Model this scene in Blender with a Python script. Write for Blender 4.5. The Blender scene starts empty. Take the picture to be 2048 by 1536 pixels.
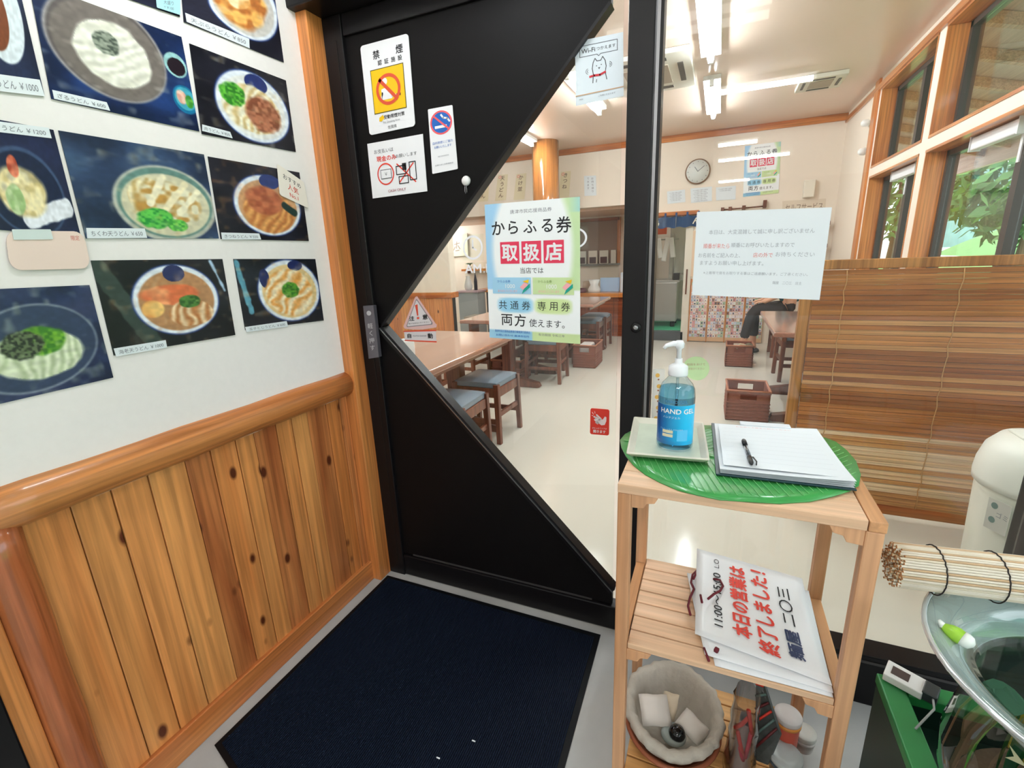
import bpy, bmesh, math, random
import numpy as np
from mathutils import Vector, Matrix
C = bpy.context.scene.collection
D = bpy.data
random.seed(7)
# ------------------------------------------------------------ camera
F, YAW, PITCH, ROLL = 940.0, math.radians(-23.6), math.radians(-15.3), math.radians(-2.37)
CP = Vector((0, 0, 1.28))
fwd = Vector((math.sin(YAW)*math.cos(PITCH), math.cos(YAW)*math.cos(PITCH), math.sin(PITCH)))
rgt0 = Vector((math.cos(YAW), -math.sin(YAW), 0)); up0 = rgt0.cross(fwd)
rgt = rgt0*math.cos(ROLL)+up0*math.sin(ROLL); upv = -rgt0*math.sin(ROLL)+up0*math.cos(ROLL)
cd = D.cameras.new('camera'); cam = D.objects.new('camera', cd); C.objects.link(cam)
R = Matrix((rgt, upv, -fwd)).transposed().to_4x4()
cam.matrix_world = Matrix.Translation(CP) @ R
cd.sensor_width = 36; cd.lens = F/2048*36; cd.clip_start = .02; cd.clip_end = 200
bpy.context.scene.camera = cam
# ------------------------------------------------------------ world, lights, exposure
W = D.worlds.new('world'); bpy.context.scene.world = W; W.use_nodes = True
bg = W.node_tree.nodes['Background']; bg.inputs[0].default_value = (.84, .93, 1, 1); bg.inputs[1].default_value = 2.5
TUBE = 52.0      # strength of the restaurant's tube lamps
PORCH = 34.0      # strength of the entrance lamps
vs = bpy.context.scene.view_settings
vs.view_transform = 'Standard'; vs.look = 'None'; vs.exposure = 0.57; vs.gamma = 1; vs.use_curve_mapping = False

def at(px, py, ax, val):
    d = rgt*((px-1024)/F)+upv*((768-py)/F)+fwd
    t = (val-CP[ax])/d[ax]
    return CP+d*t

# ------------------------------------------------------------ materials
MATS = {}
def lin(c):
    return tuple(((x/255)/12.92 if x/255 <= .04045 else ((x/255+.055)/1.055)**2.4) for x in c[:3])+(1,)
def mat(name, col, rough=.5, metal=0, spec=.5, noise=0, nscale=20, bump=0, coat=0, emit=0, alpha=1, trans=0, ior=1.45, sheen=0, subs=0):
    if name in MATS: return MATS[name]
    m = D.materials.new(name); m.use_nodes = True; MATS[name] = m
    nt = m.node_tree; b = nt.nodes['Principled BSDF']; c = lin(col)
    b.inputs['Base Color'].default_value = c; b.inputs['Roughness'].default_value = rough
    b.inputs['Metallic'].default_value = metal; b.inputs['Specular IOR Level'].default_value = spec
    b.inputs['Coat Weight'].default_value = coat; b.inputs['Coat Roughness'].default_value = .08
    b.inputs['Alpha'].default_value = alpha; b.inputs['Transmission Weight'].default_value = trans; b.inputs['IOR'].default_value = ior
    if sheen: b.inputs['Sheen Weight'].default_value = sheen
    if emit:
        b.inputs['Emission Color'].default_value = c; b.inputs['Emission Strength'].default_value = emit
    if noise or bump:
        tc = nt.nodes.new('ShaderNodeTexCoord'); n = nt.nodes.new('ShaderNodeTexNoise')
        n.inputs['Scale'].default_value = nscale; n.inputs['Detail'].default_value = 5
        nt.links.new(tc.outputs['Object'], n.inputs['Vector'])
        if noise:
            mx = nt.nodes.new('ShaderNodeMix'); mx.data_type = 'RGBA'
            mx.inputs[6].default_value = tuple(x*(1-noise) for x in c[:3])+(1,)
            mx.inputs[7].default_value = tuple(min(1, x*(1+noise)) for x in c[:3])+(1,)
            nt.links.new(n.outputs['Fac'], mx.inputs[0]); nt.links.new(mx.outputs[2], b.inputs['Base Color'])
        if bump:
            bp = nt.nodes.new('ShaderNodeBump'); bp.inputs['Strength'].default_value = bump; bp.inputs['Distance'].default_value = .004
            nt.links.new(n.outputs['Fac'], bp.inputs['Height']); nt.links.new(bp.outputs[0], b.inputs['Normal'])
    return m
def wood(name, c1, c2, axis=2, rough=.4, knots=0, dens=14, dark=.35, coat=0, kscale=(7, 7, 3.3), seed=0):
    if name in MATS: return MATS[name]
    m = mat(name, c1, rough, coat=coat); nt = m.node_tree; b = nt.nodes['Principled BSDF']; N = nt.nodes.new; L = nt.links.new
    tc = N('ShaderNodeTexCoord'); mp = N('ShaderNodeMapping'); sc = [dens]*3; sc[axis] = 1.1
    mp.inputs['Scale'].default_value = sc; mp.inputs['Location'].default_value = (seed, seed*1.7, seed*.6)
    L(tc.outputs['Object'], mp.inputs[0])
    n1 = N('ShaderNodeTexNoise'); n1.inputs['Scale'].default_value = 1; n1.inputs['Detail'].default_value = 3; n1.inputs['Distortion'].default_value = .6
    L(mp.outputs[0], n1.inputs['Vector'])
    rp = N('ShaderNodeValToRGB'); rp.color_ramp.elements[0].position = .32; rp.color_ramp.elements[1].position = .68
    rp.color_ramp.elements[0].color = lin(c2); rp.color_ramp.elements[1].color = lin(c1); L(n1.outputs['Fac'], rp.inputs[0])
    mp2 = N('ShaderNodeMapping'); sc = [dens*7]*3; sc[axis] = 2.0; mp2.inputs['Scale'].default_value = sc; L(tc.outputs['Object'], mp2.inputs[0])
    n2 = N('ShaderNodeTexNoise'); n2.inputs['Scale'].default_value = 1; n2.inputs['Detail'].default_value = 4; n2.inputs['Distortion'].default_value = .4
    L(mp2.outputs[0], n2.inputs['Vector'])
    mr = N('ShaderNodeMapRange'); mr.inputs[1].default_value = .35; mr.inputs[2].default_value = .65; mr.inputs[3].default_value = 1-dark; mr.inputs[4].default_value = 1.08
    L(n2.outputs['Fac'], mr.inputs[0])
    mul = N('ShaderNodeVectorMath'); mul.operation = 'SCALE'; L(rp.outputs[0], mul.inputs[0]); L(mr.outputs[0], mul.inputs['Scale'])
    out = mul.outputs[0]
    if knots:
        mp3 = N('ShaderNodeMapping'); mp3.inputs['Scale'].default_value = kscale; mp3.inputs['Location'].default_value = (seed*3.1, seed*2.3, seed)
        L(tc.outputs['Object'], mp3.inputs[0])
        v = N('ShaderNodeTexVoronoi'); v.inputs['Scale'].default_value = 1; L(mp3.outputs[0], v.inputs['Vector'])
        r3 = N('ShaderNodeValToRGB'); r3.color_ramp.elements[0].position = knots; r3.color_ramp.elements[1].position = knots*1.9
        r3.color_ramp.elements[0].color = (1, 1, 1, 1); r3.color_ramp.elements[1].color = (0, 0, 0, 1); L(v.outputs['Distance'], r3.inputs[0])
        mk = N('ShaderNodeMix'); mk.data_type = 'RGBA'; L(r3.outputs[0], mk.inputs[0]); L(out, mk.inputs[6]); mk.inputs[7].default_value = lin((84, 36, 16))
        out = mk.outputs[2]
    L(out, b.inputs['Base Color'])
    bp = N('ShaderNodeBump'); bp.inputs['Strength'].default_value = .12; bp.inputs['Distance'].default_value = .002
    L(n2.outputs['Fac'], bp.inputs['Height']); L(bp.outputs[0], b.inputs['Normal'])
    return m
def vcmat(name, rough=.35, coat=0, spec=.5):
    if name in MATS: return MATS[name]
    m = mat(name, (200, 200, 200), rough, coat=coat, spec=spec); nt = m.node_tree
    a = nt.nodes.new('ShaderNodeVertexColor'); a.layer_name = 'Col'
    nt.links.new(a.outputs[0], nt.nodes['Principled BSDF'].inputs['Base Color']); return m
def glassmat(name, tint=(255, 255, 255), f=1.0, rough=.0):
    if name in MATS: return MATS[name]
    m = D.materials.new(name); m.use_nodes = True; MATS[name] = m; nt = m.node_tree; nt.nodes.clear(); N = nt.nodes.new; L = nt.links.new
    o = N('ShaderNodeOutputMaterial'); mx = N('ShaderNodeMixShader'); t = N('ShaderNodeBsdfTransparent'); g = N('ShaderNodeBsdfGlossy')
    fr = N('ShaderNodeFresnel'); gm = N('ShaderNodeNewGeometry'); ma = N('ShaderNodeMath'); ma.operation = 'MULTIPLY_ADD'; ma.inputs[1].default_value = 1/1.45-1.45; ma.inputs[2].default_value = 1.45
    L(gm.outputs['Backfacing'], ma.inputs[0]); L(ma.outputs[0], fr.inputs[0]); t.inputs[0].default_value = lin(tint); g.inputs['Roughness'].default_value = rough
    ml = N('ShaderNodeMath'); ml.operation = 'MULTIPLY'; ml.inputs[1].default_value = f
    L(fr.outputs[0], ml.inputs[0]); L(ml.outputs[0], mx.inputs[0]); L(t.outputs[0], mx.inputs[1]); L(g.outputs[0], mx.inputs[2]); L(mx.outputs[0], o.inputs[0]); return m
def emat(name, col, s):
    if name in MATS: return MATS[name]
    m = D.materials.new(name); m.use_nodes = True; MATS[name] = m; nt = m.node_tree; nt.nodes.clear()
    o = nt.nodes.new('ShaderNodeOutputMaterial'); e = nt.nodes.new('ShaderNodeEmission'); e.inputs[0].default_value = lin(col); e.inputs[1].default_value = s
    nt.links.new(e.outputs[0], o.inputs[0]); return m

WALL = mat('cream_wall', (236, 230, 227), .7, noise=.03, nscale=60, bump=.1)
RWALL = mat('restaurant_wall', (236, 222, 206), .6, noise=.03, nscale=40)
CEIL = mat('glossy_ceiling', (228, 206, 190), .26, noise=.02, nscale=3)
FLOOR = mat('vinyl_floor', (212, 206, 193), .13, noise=.05, nscale=2.2)
CONC = mat('concrete', (172, 172, 170), .75, noise=.28, nscale=5, bump=.3)
BLACK = mat('black_aluminium', (17, 15, 17), .34, spec=.32)
BLACKP = mat('black_panel', (12, 10, 11), .5, spec=.18, noise=.1, nscale=4)
GREYM = mat('brushed_metal', (150, 150, 152), .3, metal=.9)
WHITE = mat('white_card', (232, 232, 234), .5)
PAPER = mat('white_paper', (224, 229, 233), .6)
INK = mat('black_ink', (30, 30, 34), .6)
GINK = mat('grey_ink', (110, 112, 120), .6)
RED = mat('red_ink', (222, 60, 44), .5)
CRIM = mat('crimson_ink', (222, 56, 88), .5)
YEL = mat('yellow_print', (236, 190, 10), .4)
ORNG = mat('orange_red_print', (212, 78, 48), .4)
BLUE = mat('blue_print', (26, 96, 180), .4)
SKY = mat('pale_blue_print', (160, 205, 232), .5)
LGRN = mat('pale_green_print', (200, 222, 165), .5)
PINK = mat('pale_pink_print', (244, 172, 178), .5)
TEAL = mat('teal_print', (20, 160, 140), .5)
GLASS = glassmat('window_glass', (252, 255, 253), 1.0)
AMB = wood('amber_timber', (222, 146, 80), (190, 110, 54), 2, .35, coat=.25)
AMBY = wood('amber_timber_long', (218, 146, 84), (188, 110, 58), 1, .28, coat=.35, dens=11)
AMBX = wood('amber_timber_cross', (206, 128, 64), (170, 88, 40), 0, .35, coat=.2)
PL = [wood('knotty_plank_a', (222, 148, 84), (196, 116, 58), 2, .36, knots=.085, kscale=(12,12,6.5), seed=1, coat=.2, dens=10),
      wood('knotty_plank_b', (212, 136, 78), (150, 76, 38), 2, .36, knots=.10, kscale=(14,14,7.5), seed=5, coat=.2, dens=12),
      wood('knotty_plank_c', (226, 156, 90), (204, 126, 66), 2, .36, knots=.09, kscale=(11,11,6), seed=9, coat=.2, dens=8)]
PINE = wood('pale_pine', (228, 192, 160), (212, 168, 130), 0, .5, dark=.16, dens=12)
PINEZ = wood('pale_pine_leg', (216, 168, 128), (192, 138, 96), 2, .5, dark=.16, dens=12)
PINEY = wood('pale_pine_side', (216, 164, 118), (196, 140, 94), 1, .5, dark=.16, dens=12)
DARKW = wood('dark_brown_wood', (122, 68, 46), (84, 42, 28), 2, .35, coat=.3)
DARKY = wood('dark_brown_wood_long', (150, 92, 66), (116, 64, 44), 1, .25, coat=.4)
REDW = wood('red_brown_wood', (158, 84, 46), (124, 58, 32), 0, .4)
CUSH = mat('blue_grey_vinyl', (120, 134, 146), .28, noise=.08, nscale=12)

# ------------------------------------------------------------ mesh helpers
ORG = {}
class MB:
    def __init__(s): s.v = []; s.f = []; s.m = []; s.sm = []; s.mats = []
    def mi(s, m):
        if m not in s.mats: s.mats.append(m)
        return s.mats.index(m)
    def add(s, vs_, fs, m, smooth=False):
        o = len(s.v); s.v += [tuple(v) for v in vs_]; k = s.mi(m)
        for f in fs: s.f.append([i+o for i in f]); s.m.append(k); s.sm.append(smooth)
        return s
    def box(s, lo, hi, m, rot=None, c=None):
        x0, y0, z0 = lo; x1, y1, z1 = hi
        V = [Vector(p) for p in ((x0,y0,z0),(x1,y0,z0),(x1,y1,z0),(x0,y1,z0),(x0,y0,z1),(x1,y0,z1),(x1,y1,z1),(x0,y1,z1))]
        if rot is not None:
            cc = Vector(c) if c is not None else (Vector(lo)+Vector(hi))/2
            V = [cc+rot@(v-cc) for v in V]
        return s.add(V, [(0,3,2,1),(4,5,6,7),(0,1,5,4),(1,2,6,5),(2,3,7,6),(3,0,4,7)], m)
    def hexa(s, b, t, m):     # bottom quad, top quad (same order)
        return s.add(list(b)+list(t), [(0,3,2,1),(4,5,6,7),(0,1,5,4),(1,2,6,5),(2,3,7,6),(3,0,4,7)], m)
    def lathe(s, prof, c, m, n=32, sx=1, sy=1, cap=True, axis=None):
        c = Vector(c); V = []; Fc = []
        q = axis.to_track_quat('Z', 'Y').to_matrix() if axis is not None else Matrix.Identity(3)
        for r, z in prof:
            for k in range(n):
                a = 2*math.pi*k/n; V.append(c+q@Vector((r*math.cos(a)*sx, r*math.sin(a)*sy, z)))
        for i in range(len(prof)-1):
            for k in range(n):
                k2 = (k+1) % n; Fc.append((i*n+k, i*n+k2, (i+1)*n+k2, (i+1)*n+k))
        if cap:
            Fc.append(tuple(range(n))[::-1]); Fc.append(tuple((len(prof)-1)*n+k for k in range(n)))
        return s.add(V, Fc, m, True)
    def tube(s, pts, r, m, n=8, close=False):
        pts = [Vector(p) for p in pts]; rs = r if isinstance(r, (list, tuple)) else [r]*len(pts)
        V = []; Fc = []; prev = None
        for i, p in enumerate(pts):
            a = pts[max(0, i-1)] if not close else pts[i-1]; b = pts[min(len(pts)-1, i+1)] if not close else pts[(i+1) % len(pts)]
            t = (b-a).normalized()
            u = (prev-t*prev.dot(t)) if prev is not None else (Vector((0, 0, 1)) if abs(t.z) < .9 else Vector((1, 0, 0)))
            u = (u-t*u.dot(t)).normalized(); prev = u; w = t.cross(u)
            for k in range(n):
                an = 2*math.pi*k/n; V.append(p+(u*math.cos(an)+w*math.sin(an))*rs[i])
        L_ = len(pts); rng = range(L_ if close else L_-1)
        for i in rng:
            j = (i+1) % L_
            for k in range(n):
                k2 = (k+1) % n; Fc.append((i*n+k, i*n+k2, j*n+k2, j*n+k))
        if not close:
            Fc.append(tuple(range(n))[::-1]); Fc.append(tuple((L_-1)*n+k for k in range(n)))
        return s.add(V, Fc, m, True)
    def prism(s, poly, fn, h0, h1, m, smooth=False):   # poly of (a,b); fn(a,b,h)->point
        n = len(poly); V = [fn(a, b, h0) for a, b in poly]+[fn(a, b, h1) for a, b in poly]
        Fc = [tuple(range(n))[::-1], tuple(range(n, 2*n))]+[(i, (i+1) % n, n+(i+1) % n, n+i) for i in range(n)]
        return s.add(V, Fc, m, smooth)
    def build(s, name, parent=None, label=None, cat=None, group=None, kind=None, bevel=0, org=None, seg=2, fix=True):
        me = D.meshes.new(name); o = D.objects.new(name, me); C.objects.link(o)
        if parent is not None:
            og = ORG[parent.name]
        elif org is not None: og = Vector(org)
        else:
            a = np.array([tuple(v) for v in s.v]); og = Vector(((a[:,0].min()+a[:,0].max())/2, (a[:,1].min()+a[:,1].max())/2, a[:,2].min()))
        me.from_pydata([tuple(Vector(v)-og) for v in s.v], [], s.f)
        for m in s.mats: me.materials.append(m)
        me.polygons.foreach_set('material_index', s.m); me.polygons.foreach_set('use_smooth', s.sm)
        if fix:
            bm = bmesh.new(); bm.from_mesh(me); bmesh.ops.recalc_face_normals(bm, faces=bm.faces); bm.to_mesh(me); bm.free()
        me.update()
        ORG[o.name] = og
        if parent is not None: o.parent = parent
        else: o.location = og
        if bevel:
            b = o.modifiers.new('bevel', 'BEVEL'); b.width = bevel; b.segments = seg; b.limit_method = 'ANGLE'; b.harden_normals = False
        tag(o, label, cat, group, kind); return o
def tag(o, label=None, cat=None, group=None, kind=None):
    if label: o['label'] = label
    if cat: o['category'] = cat
    if group: o['group'] = group
    if kind: o['kind'] = kind
    return o
def thing(name, loc, label, cat, group=None):
    o = D.objects.new(name, None); C.objects.link(o); o.location = loc; ORG[o.name] = Vector(loc); o.empty_display_size = .05
    return tag(o, label, cat, group)
def copy_tree(o, parent=None):
    c = o.copy(); C.objects.link(c); c.parent = parent; ORG[c.name] = ORG[o.name]
    for ch in o.children: copy_tree(ch, c)
    return c
def B(lo, hi, m, name, parent=None, **k): return MB().box(lo, hi, m).build(name, parent, **k)

# ------------------------------------------------------------ text
TC = {}
def textmesh(st, bold=0):
    if (st, bold) in TC: return TC[(st, bold)]
    cu = D.curves.new('t', 'FONT'); cu.body = st; cu.size = 1; cu.resolution_u = 3; cu.offset = bold
    o = D.objects.new('t', cu); C.objects.link(o); bpy.context.view_layer.update()
    me = D.meshes.new_from_object(o.evaluated_get(bpy.context.evaluated_depsgraph_get()))
    V = [tuple(v.co) for v in me.vertices]; Fc = [tuple(p.vertices) for p in me.polygons]
    D.objects.remove(o); D.curves.remove(cu); D.meshes.remove(me)
    if not V: V = [(0, 0, 0)]
    a = np.array(V); TC[(st, bold)] = (V, Fc, a[:, 0].min(), a[:, 0].max(), a[:, 1].min(), a[:, 1].max()); return TC[(st, bold)]

def BOLD(b): return [(0, 0)] if not b else [(-b, 0), (b, 0), (0, -b), (0, b)]
class Card:
    """a flat printed thing: quad TL,TR,BR,BL in space; prints in units (x right 0..w, y down 0..h)"""
    def __init__(s, name, q, w, h, base, label=None, cat=None, parent=None, thick=.0012, group=None, colfn=None, res=(60, 80), rad=0, kind=None):
        s.q = [Vector(p) for p in q]; s.w = w; s.h = h; s.layers = {}; s.n = 0
        n = (s.q[3]-s.q[0]).cross(s.q[1]-s.q[0]).normalized()
        if n.dot(CP-s.q[0]) < 0: n = -n
        s.nrm = n; s.th = thick
        mb = MB()
        if rad:
            P = []
            for cx, cy, a0 in ((w-rad, rad, -90), (w-rad, h-rad, 0), (rad, h-rad, 90), (rad, rad, 180)):
                for k in range(6):
                    a = math.radians(a0+k*18); P.append((cx+rad*math.cos(a), cy+rad*math.sin(a)))
            mb.prism(P, s.P, 0, thick, base)
        else:
            mb.prism([(0, 0), (w, 0), (w, h), (0, h)], s.P, 0, thick, base)
        s.o = mb.build(name, parent, label=label, cat=cat, group=group, kind=kind)
        if colfn is not None: s.image(colfn, res, 0, 0, w, h)
    def P(s, x, y, h=0):
        u = x/s.w; v = y/s.h; a = s.q[0].lerp(s.q[1], u); b = s.q[3].lerp(s.q[2], u); return a.lerp(b, v)+s.nrm*h
    def lay(s, m, part):
        k = (m.name, part)
        if k not in s.layers: s.layers[k] = (MB(), s.th+.0003+.00025*len(s.layers), m, part)
        return s.layers[k]
    def poly(s, pts, m, part='printing'):
        mb, h, m, _ = s.lay(m, part); mb.add([s.P(x, y, h) for x, y in pts], [tuple(range(len(pts)))], m); return s
    def rect(s, x0, y0, x1, y1, m, part='printing'): return s.poly([(x0, y0), (x1, y0), (x1, y1), (x0, y1)], m, part)
    def disc(s, cx, cy, r, m, part='printing', ry=None, n=36):
        ry = ry or r; return s.poly([(cx+r*math.cos(2*math.pi*k/n), cy+ry*math.sin(2*math.pi*k/n)) for k in range(n)], m, part)
    def ring(s, cx, cy, r, w, m, part='printing', ry=None, a0=0, a1=360, n=40):
        mb, h, m, _ = s.lay(m, part); ry = ry or r; V = []; k_ = ry/r
        for k in range(n+1):
            a = math.radians(a0+(a1-a0)*k/n)
            for rr in (r, r-w): V.append(s.P(cx+rr*math.cos(a), cy+rr*k_*math.sin(a), h))
        mb.add(V, [(2*k, 2*k+1, 2*k+3, 2*k+2) for k in range(n)], m); return s
    def line(s, pts, w, m, part='printing'):
        for (x0, y0), (x1, y1) in zip(pts[:-1], pts[1:]):
            L_ = math.hypot(x1-x0, y1-y0) or 1; nx, ny = -(y1-y0)/L_*w/2, (x1-x0)/L_*w/2; ex, ey = (x1-x0)/L_*w*.3, (y1-y0)/L_*w*.3
            s.poly([(x0-ex+nx, y0-ey+ny), (x1+ex+nx, y1+ey+ny), (x1+ex-nx, y1+ey-ny), (x0-ex-nx, y0-ey-ny)], m, part)
        return s
    def text(s, st, x, y, size, m, align='c', bold=0, width=None, ang=0, part='lettering', sx=1, shear=0):
        V, Fc, x0, x1, y0, y1 = textmesh(st); mb, h, m, _ = s.lay(m, part)
        kx = size*sx
        if width: kx = width/(x1-x0)
        ox = {'c': -(x0+x1)/2, 'l': -x0, 'r': -x1}[align]; oy = -(y0+y1)/2; ca, sa = math.cos(math.radians(ang)), math.sin(math.radians(ang))
        for k_, (bx, by) in enumerate(BOLD(bold)):
            P = []
            for vx, vy, _z in V:
                a = (vx+ox+bx)*kx; b = -(vy+oy+by)*size; a += shear*-b; P.append(s.P(x+a*ca-b*sa, y+a*sa+b*ca, h+.00003*k_))
            mb.add(P, Fc, m)
        return s
    def image(s, fn, res, x0, y0, x1, y1, part='picture', m=None):
        nx, ny = res; h = s.th+.0002; me = D.meshes.new(part)
        V = [s.P(x0+(x1-x0)*i/nx, y0+(y1-y0)*j/ny, h)-ORG[s.o.name] for j in range(ny+1) for i in range(nx+1)]
        Fc = [(j*(nx+1)+i, (j+1)*(nx+1)+i, (j+1)*(nx+1)+i+1, j*(nx+1)+i+1) for j in range(ny) for i in range(nx)]
        me.from_pydata([tuple(v) for v in V], [], Fc)
        U, Vv = np.meshgrid(np.linspace(0, 1, nx+1), np.linspace(0, 1, ny+1))
        col = np.clip(fn(U, Vv), 0, 255)/255.0
        col = np.where(col <= .04045, col/12.92, ((col+.055)/1.055)**2.4)
        a = me.color_attributes.new('Col', 'FLOAT_COLOR', 'POINT')
        rgba = np.ones(((nx+1)*(ny+1), 4), dtype=np.float32); rgba[:, :3] = col.reshape(-1, 3); a.data.foreach_set('color', rgba.ravel())
        me.materials.append(m or vcmat('printed_photo', .3)); o = D.objects.new(part, me); C.objects.link(o); o.parent = s.o; ORG[o.name] = ORG[s.o.name]
        s.n += 1; return s
    def done(s):
        for mb, h, m, part in s.layers.values(): mb.build(part.replace('_b', ''), s.o, fix=False)
        return s.o
# ============================================================ STRUCTURE
YD = 1.374; XW = -1.24; YF = 7.08; XR = 1.26; ZC = 2.7
def st(o): o['kind'] = 'structure'; return o
B((XW-.1, -2.6, -.1), (1.6, YD, 0), CONC, 'floor', kind='structure')
B((-5.2, YD, -.1), (1.45, 8.6, 0.0), FLOOR, 'floor', kind='structure')
B((-5.2, YD, ZC), (1.45, 8.6, ZC+.1), CEIL, 'ceiling', kind='structure')
B((XW-.1, -7.2, 2.36), (2.2, YD-.01, 2.46), mat('porch_ceiling', (222, 214, 206), .5), 'ceiling', kind='structure')
# left wall of the entrance: plaster above, knotty planks below
wl = B((XW-.12, .262, .80), (XW, 1.31, 2.36), WALL, 'wall_left', kind='structure')
B((XW-.12, .262, 0), (XW-.03, 1.31, .80), BLACKP, 'backing', wl)
ye = [1.302, 1.262, 1.198, 1.110, 1.045, .985, .905, .845, .770, .700, .610, .532, .455, .372]
for i in range(len(ye)-1):
    mb = MB(); y1, y0 = ye[i]-.0012, ye[i+1]+.0012; m = PL[[1, 0, 1, 2, 0, 1, 2, 0, 1, 2, 0, 2, 0][i]]
    mb.box((XW-.03, y0, .06), (XW-.006-(i % 3)*.0012, y1, .82), m)
    o = mb.build('plank', wl, bevel=.002)
# half-round log dado rail, base board, log post, timber jambs
def halflog(name, p0, p1, r, m, parent=None, **k):
    p0 = Vector(p0); p1 = Vector(p1); mb = MB(); n = 10; pts = [p0.lerp(p1, i/n) for i in range(n+1)]
    rs = [r*(1+.03*math.sin(i*1.9)) for i in range(n+1)]; mb.tube(pts, rs, m, 20); return mb.build(name, parent, **k)
halflog('dado_rail', (XW-.012, .301, .845), (XW-.012, 1.306, .845), .047, AMBY, wl)
B((XW-.03, .372, 0), (XW+.006, 1.302, .085), AMBY, 'baseboard', wl, bevel=.003)
B((XW-.1, 1.302, 0), (-1.198, YD-.004, 2.06), AMB, 'trim_1', kind='structure', bevel=.003)
B((XW-.12, .262, 0), (XW+.012, .300, 2.36), AMB, 'trim_2', kind='structure', bevel=.003)
lp = halflog('trim_3', (XW-.012, .336, 0), (XW-.012, .336, .83), .04, wood('reddish_log', (190, 112, 66), (160, 84, 46), 2, .24, coat=.5), kind='structure')
B((XW-.12, .02, 0), (XW+.03, .261, 2.36), BLACK, 'door_2', kind='structure', bevel=.004)
B((XW-.12, -2.6, 0), (XW, .02, 2.36), WALL, 'wall_left', kind='structure')
# door header and side panels in the door plane
B((XW-.06, 1.27, 2.02), (1.30, 1.46, 2.36), BLACK, 'trim_4', kind='structure', bevel=.004)
B((-5.2, YD, 2.06), (1.45, YD+.04, ZC), WALL, 'wall_front', kind='structure')
B((-5.2, YD, 0), (XW-.0, YD+.04, 2.06), WALL, 'wall_front', kind='structure')
# --- sliding door
def dp(px, py): p = at(px, py, 1, YD); return (p.x, p.z)
door = thing('door_1', (-.7, YD+.02, 0), None, None); door['kind'] = 'structure'
def DPr(name, poly, y0, y1, m, **k): return MB().prism(poly, lambda a, b, h: Vector((a, h, b)), y0, y1, m).build(name, door, **k)
V1 = (-1.105, 1.050); T1 = (-.262, 1.905); B1 = (-.252, .165)
kx = (V1[0]-T1[0])/(V1[1]-T1[1])
topx = T1[0]+(2.02-T1[1])*kx
DPr('upper_panel', [(-1.13, 1.02), V1, (-.29, V1[1]+(-.29-V1[0])/kx), (-.29, 2.02), (-1.13, 2.02)], YD+.006, YD+.03, BLACKP)
DPr('lower_panel', [(-1.13, .1), (-.26, .1), (-.26, B1[1]+.01), V1, (-1.13, 1.07)], YD+.006, YD+.03, BLACKP)
DPr('frame_stile', [(-1.205, 0), (-1.125, 0), (-1.125, 2.02), (-1.205, 2.02)], YD-.008, YD+.045, BLACK, bevel=.003)
DPr('frame_rail', [(-1.125, 0.004), (-.245, 0.004), (-.245, .095), (-1.125, .095)], YD-.004, YD+.045, BLACK, bevel=.003)
DPr('frame_rail', [(-1.125, 1.96), (-.245, 1.96), (-.245, 2.02), (-1.125, 2.02)], YD-.004, YD+.045, BLACK, bevel=.003)
def dstrip(name, a, b, w, off, y0, y1, m):
    a = Vector(a); b = Vector(b); d = (b-a).normalized(); n = Vector((-d.y, d.x)); q = [a+n*off, b+n*off, b+n*(off+w), a+n*(off+w)]
    return DPr(name, [tuple(p) for p in q], y0, y1, m)
dstrip('panel_edging', V1, B1, .010, -.022, YD-.006, YD+.01, BLACK)
dstrip('panel_edging', V1, B1, .004, -.008, YD-.010, YD+.01, GREYM)
dstrip('panel_edging', V1, B1, .006, -.002, YD-.006, YD+.035, BLACK)
dstrip('panel_edging', V1, (-.29, V1[1]+(-.29-V1[0])/kx), .008, -.004, YD-.004, YD+.035, BLACK)
MB().box((-1.08, YD+.003, .098), (-.33, YD+.008, .104), mat('dull_strip', (60, 58, 58), .4)).build('panel_ridge', door)
MB().box((-1.152, YD-.0095, .06), (-1.149, YD-.007, 1.95), mat('groove', (8, 8, 8), .6)).build('groove', door)
MB().prism([V1, (-.26, V1[1]+(-.26-V1[0])/kx), (-.26, .17)], lambda a, b, h: Vector((a, h, b)), YD+.014, YD+.019, GLASS).build('pane', door, fix=True)
# touch switch plate on the stile
hq = [at(731, 611, 1, YD-.012), at(751, 610, 1, YD-.012), at(762, 713, 1, YD-.012), at(742, 716, 1, YD-.012)]
hb = MB(); hb.prism([(0, 0), (1, 0), (1, 1), (0, 1)], lambda a, b, h: hq[0].lerp(hq[1], a).lerp(hq[3].lerp(hq[2], a), b)+Vector((0, -h, 0)), -.006, .012, mat('dark_grey_plastic', (74, 70, 76), .3))
tp = hb.build('touch_plate', door, bevel=.002)
c = Card('plate_face', [p+Vector((0, -.0125, 0)) for p in hq], 20, 100, mat('plate_face', (92, 88, 94), .25), parent=tp, thick=.0004)
c.disc(10, 14, 4.5, mat('plate_light', (176, 174, 178), .4)); 
for k, ch in enumerate('軽く押す'): c.text(ch, 10, 38+k*14, 11, mat('plate_light', (176, 174, 178), .4))
c.done()
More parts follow.
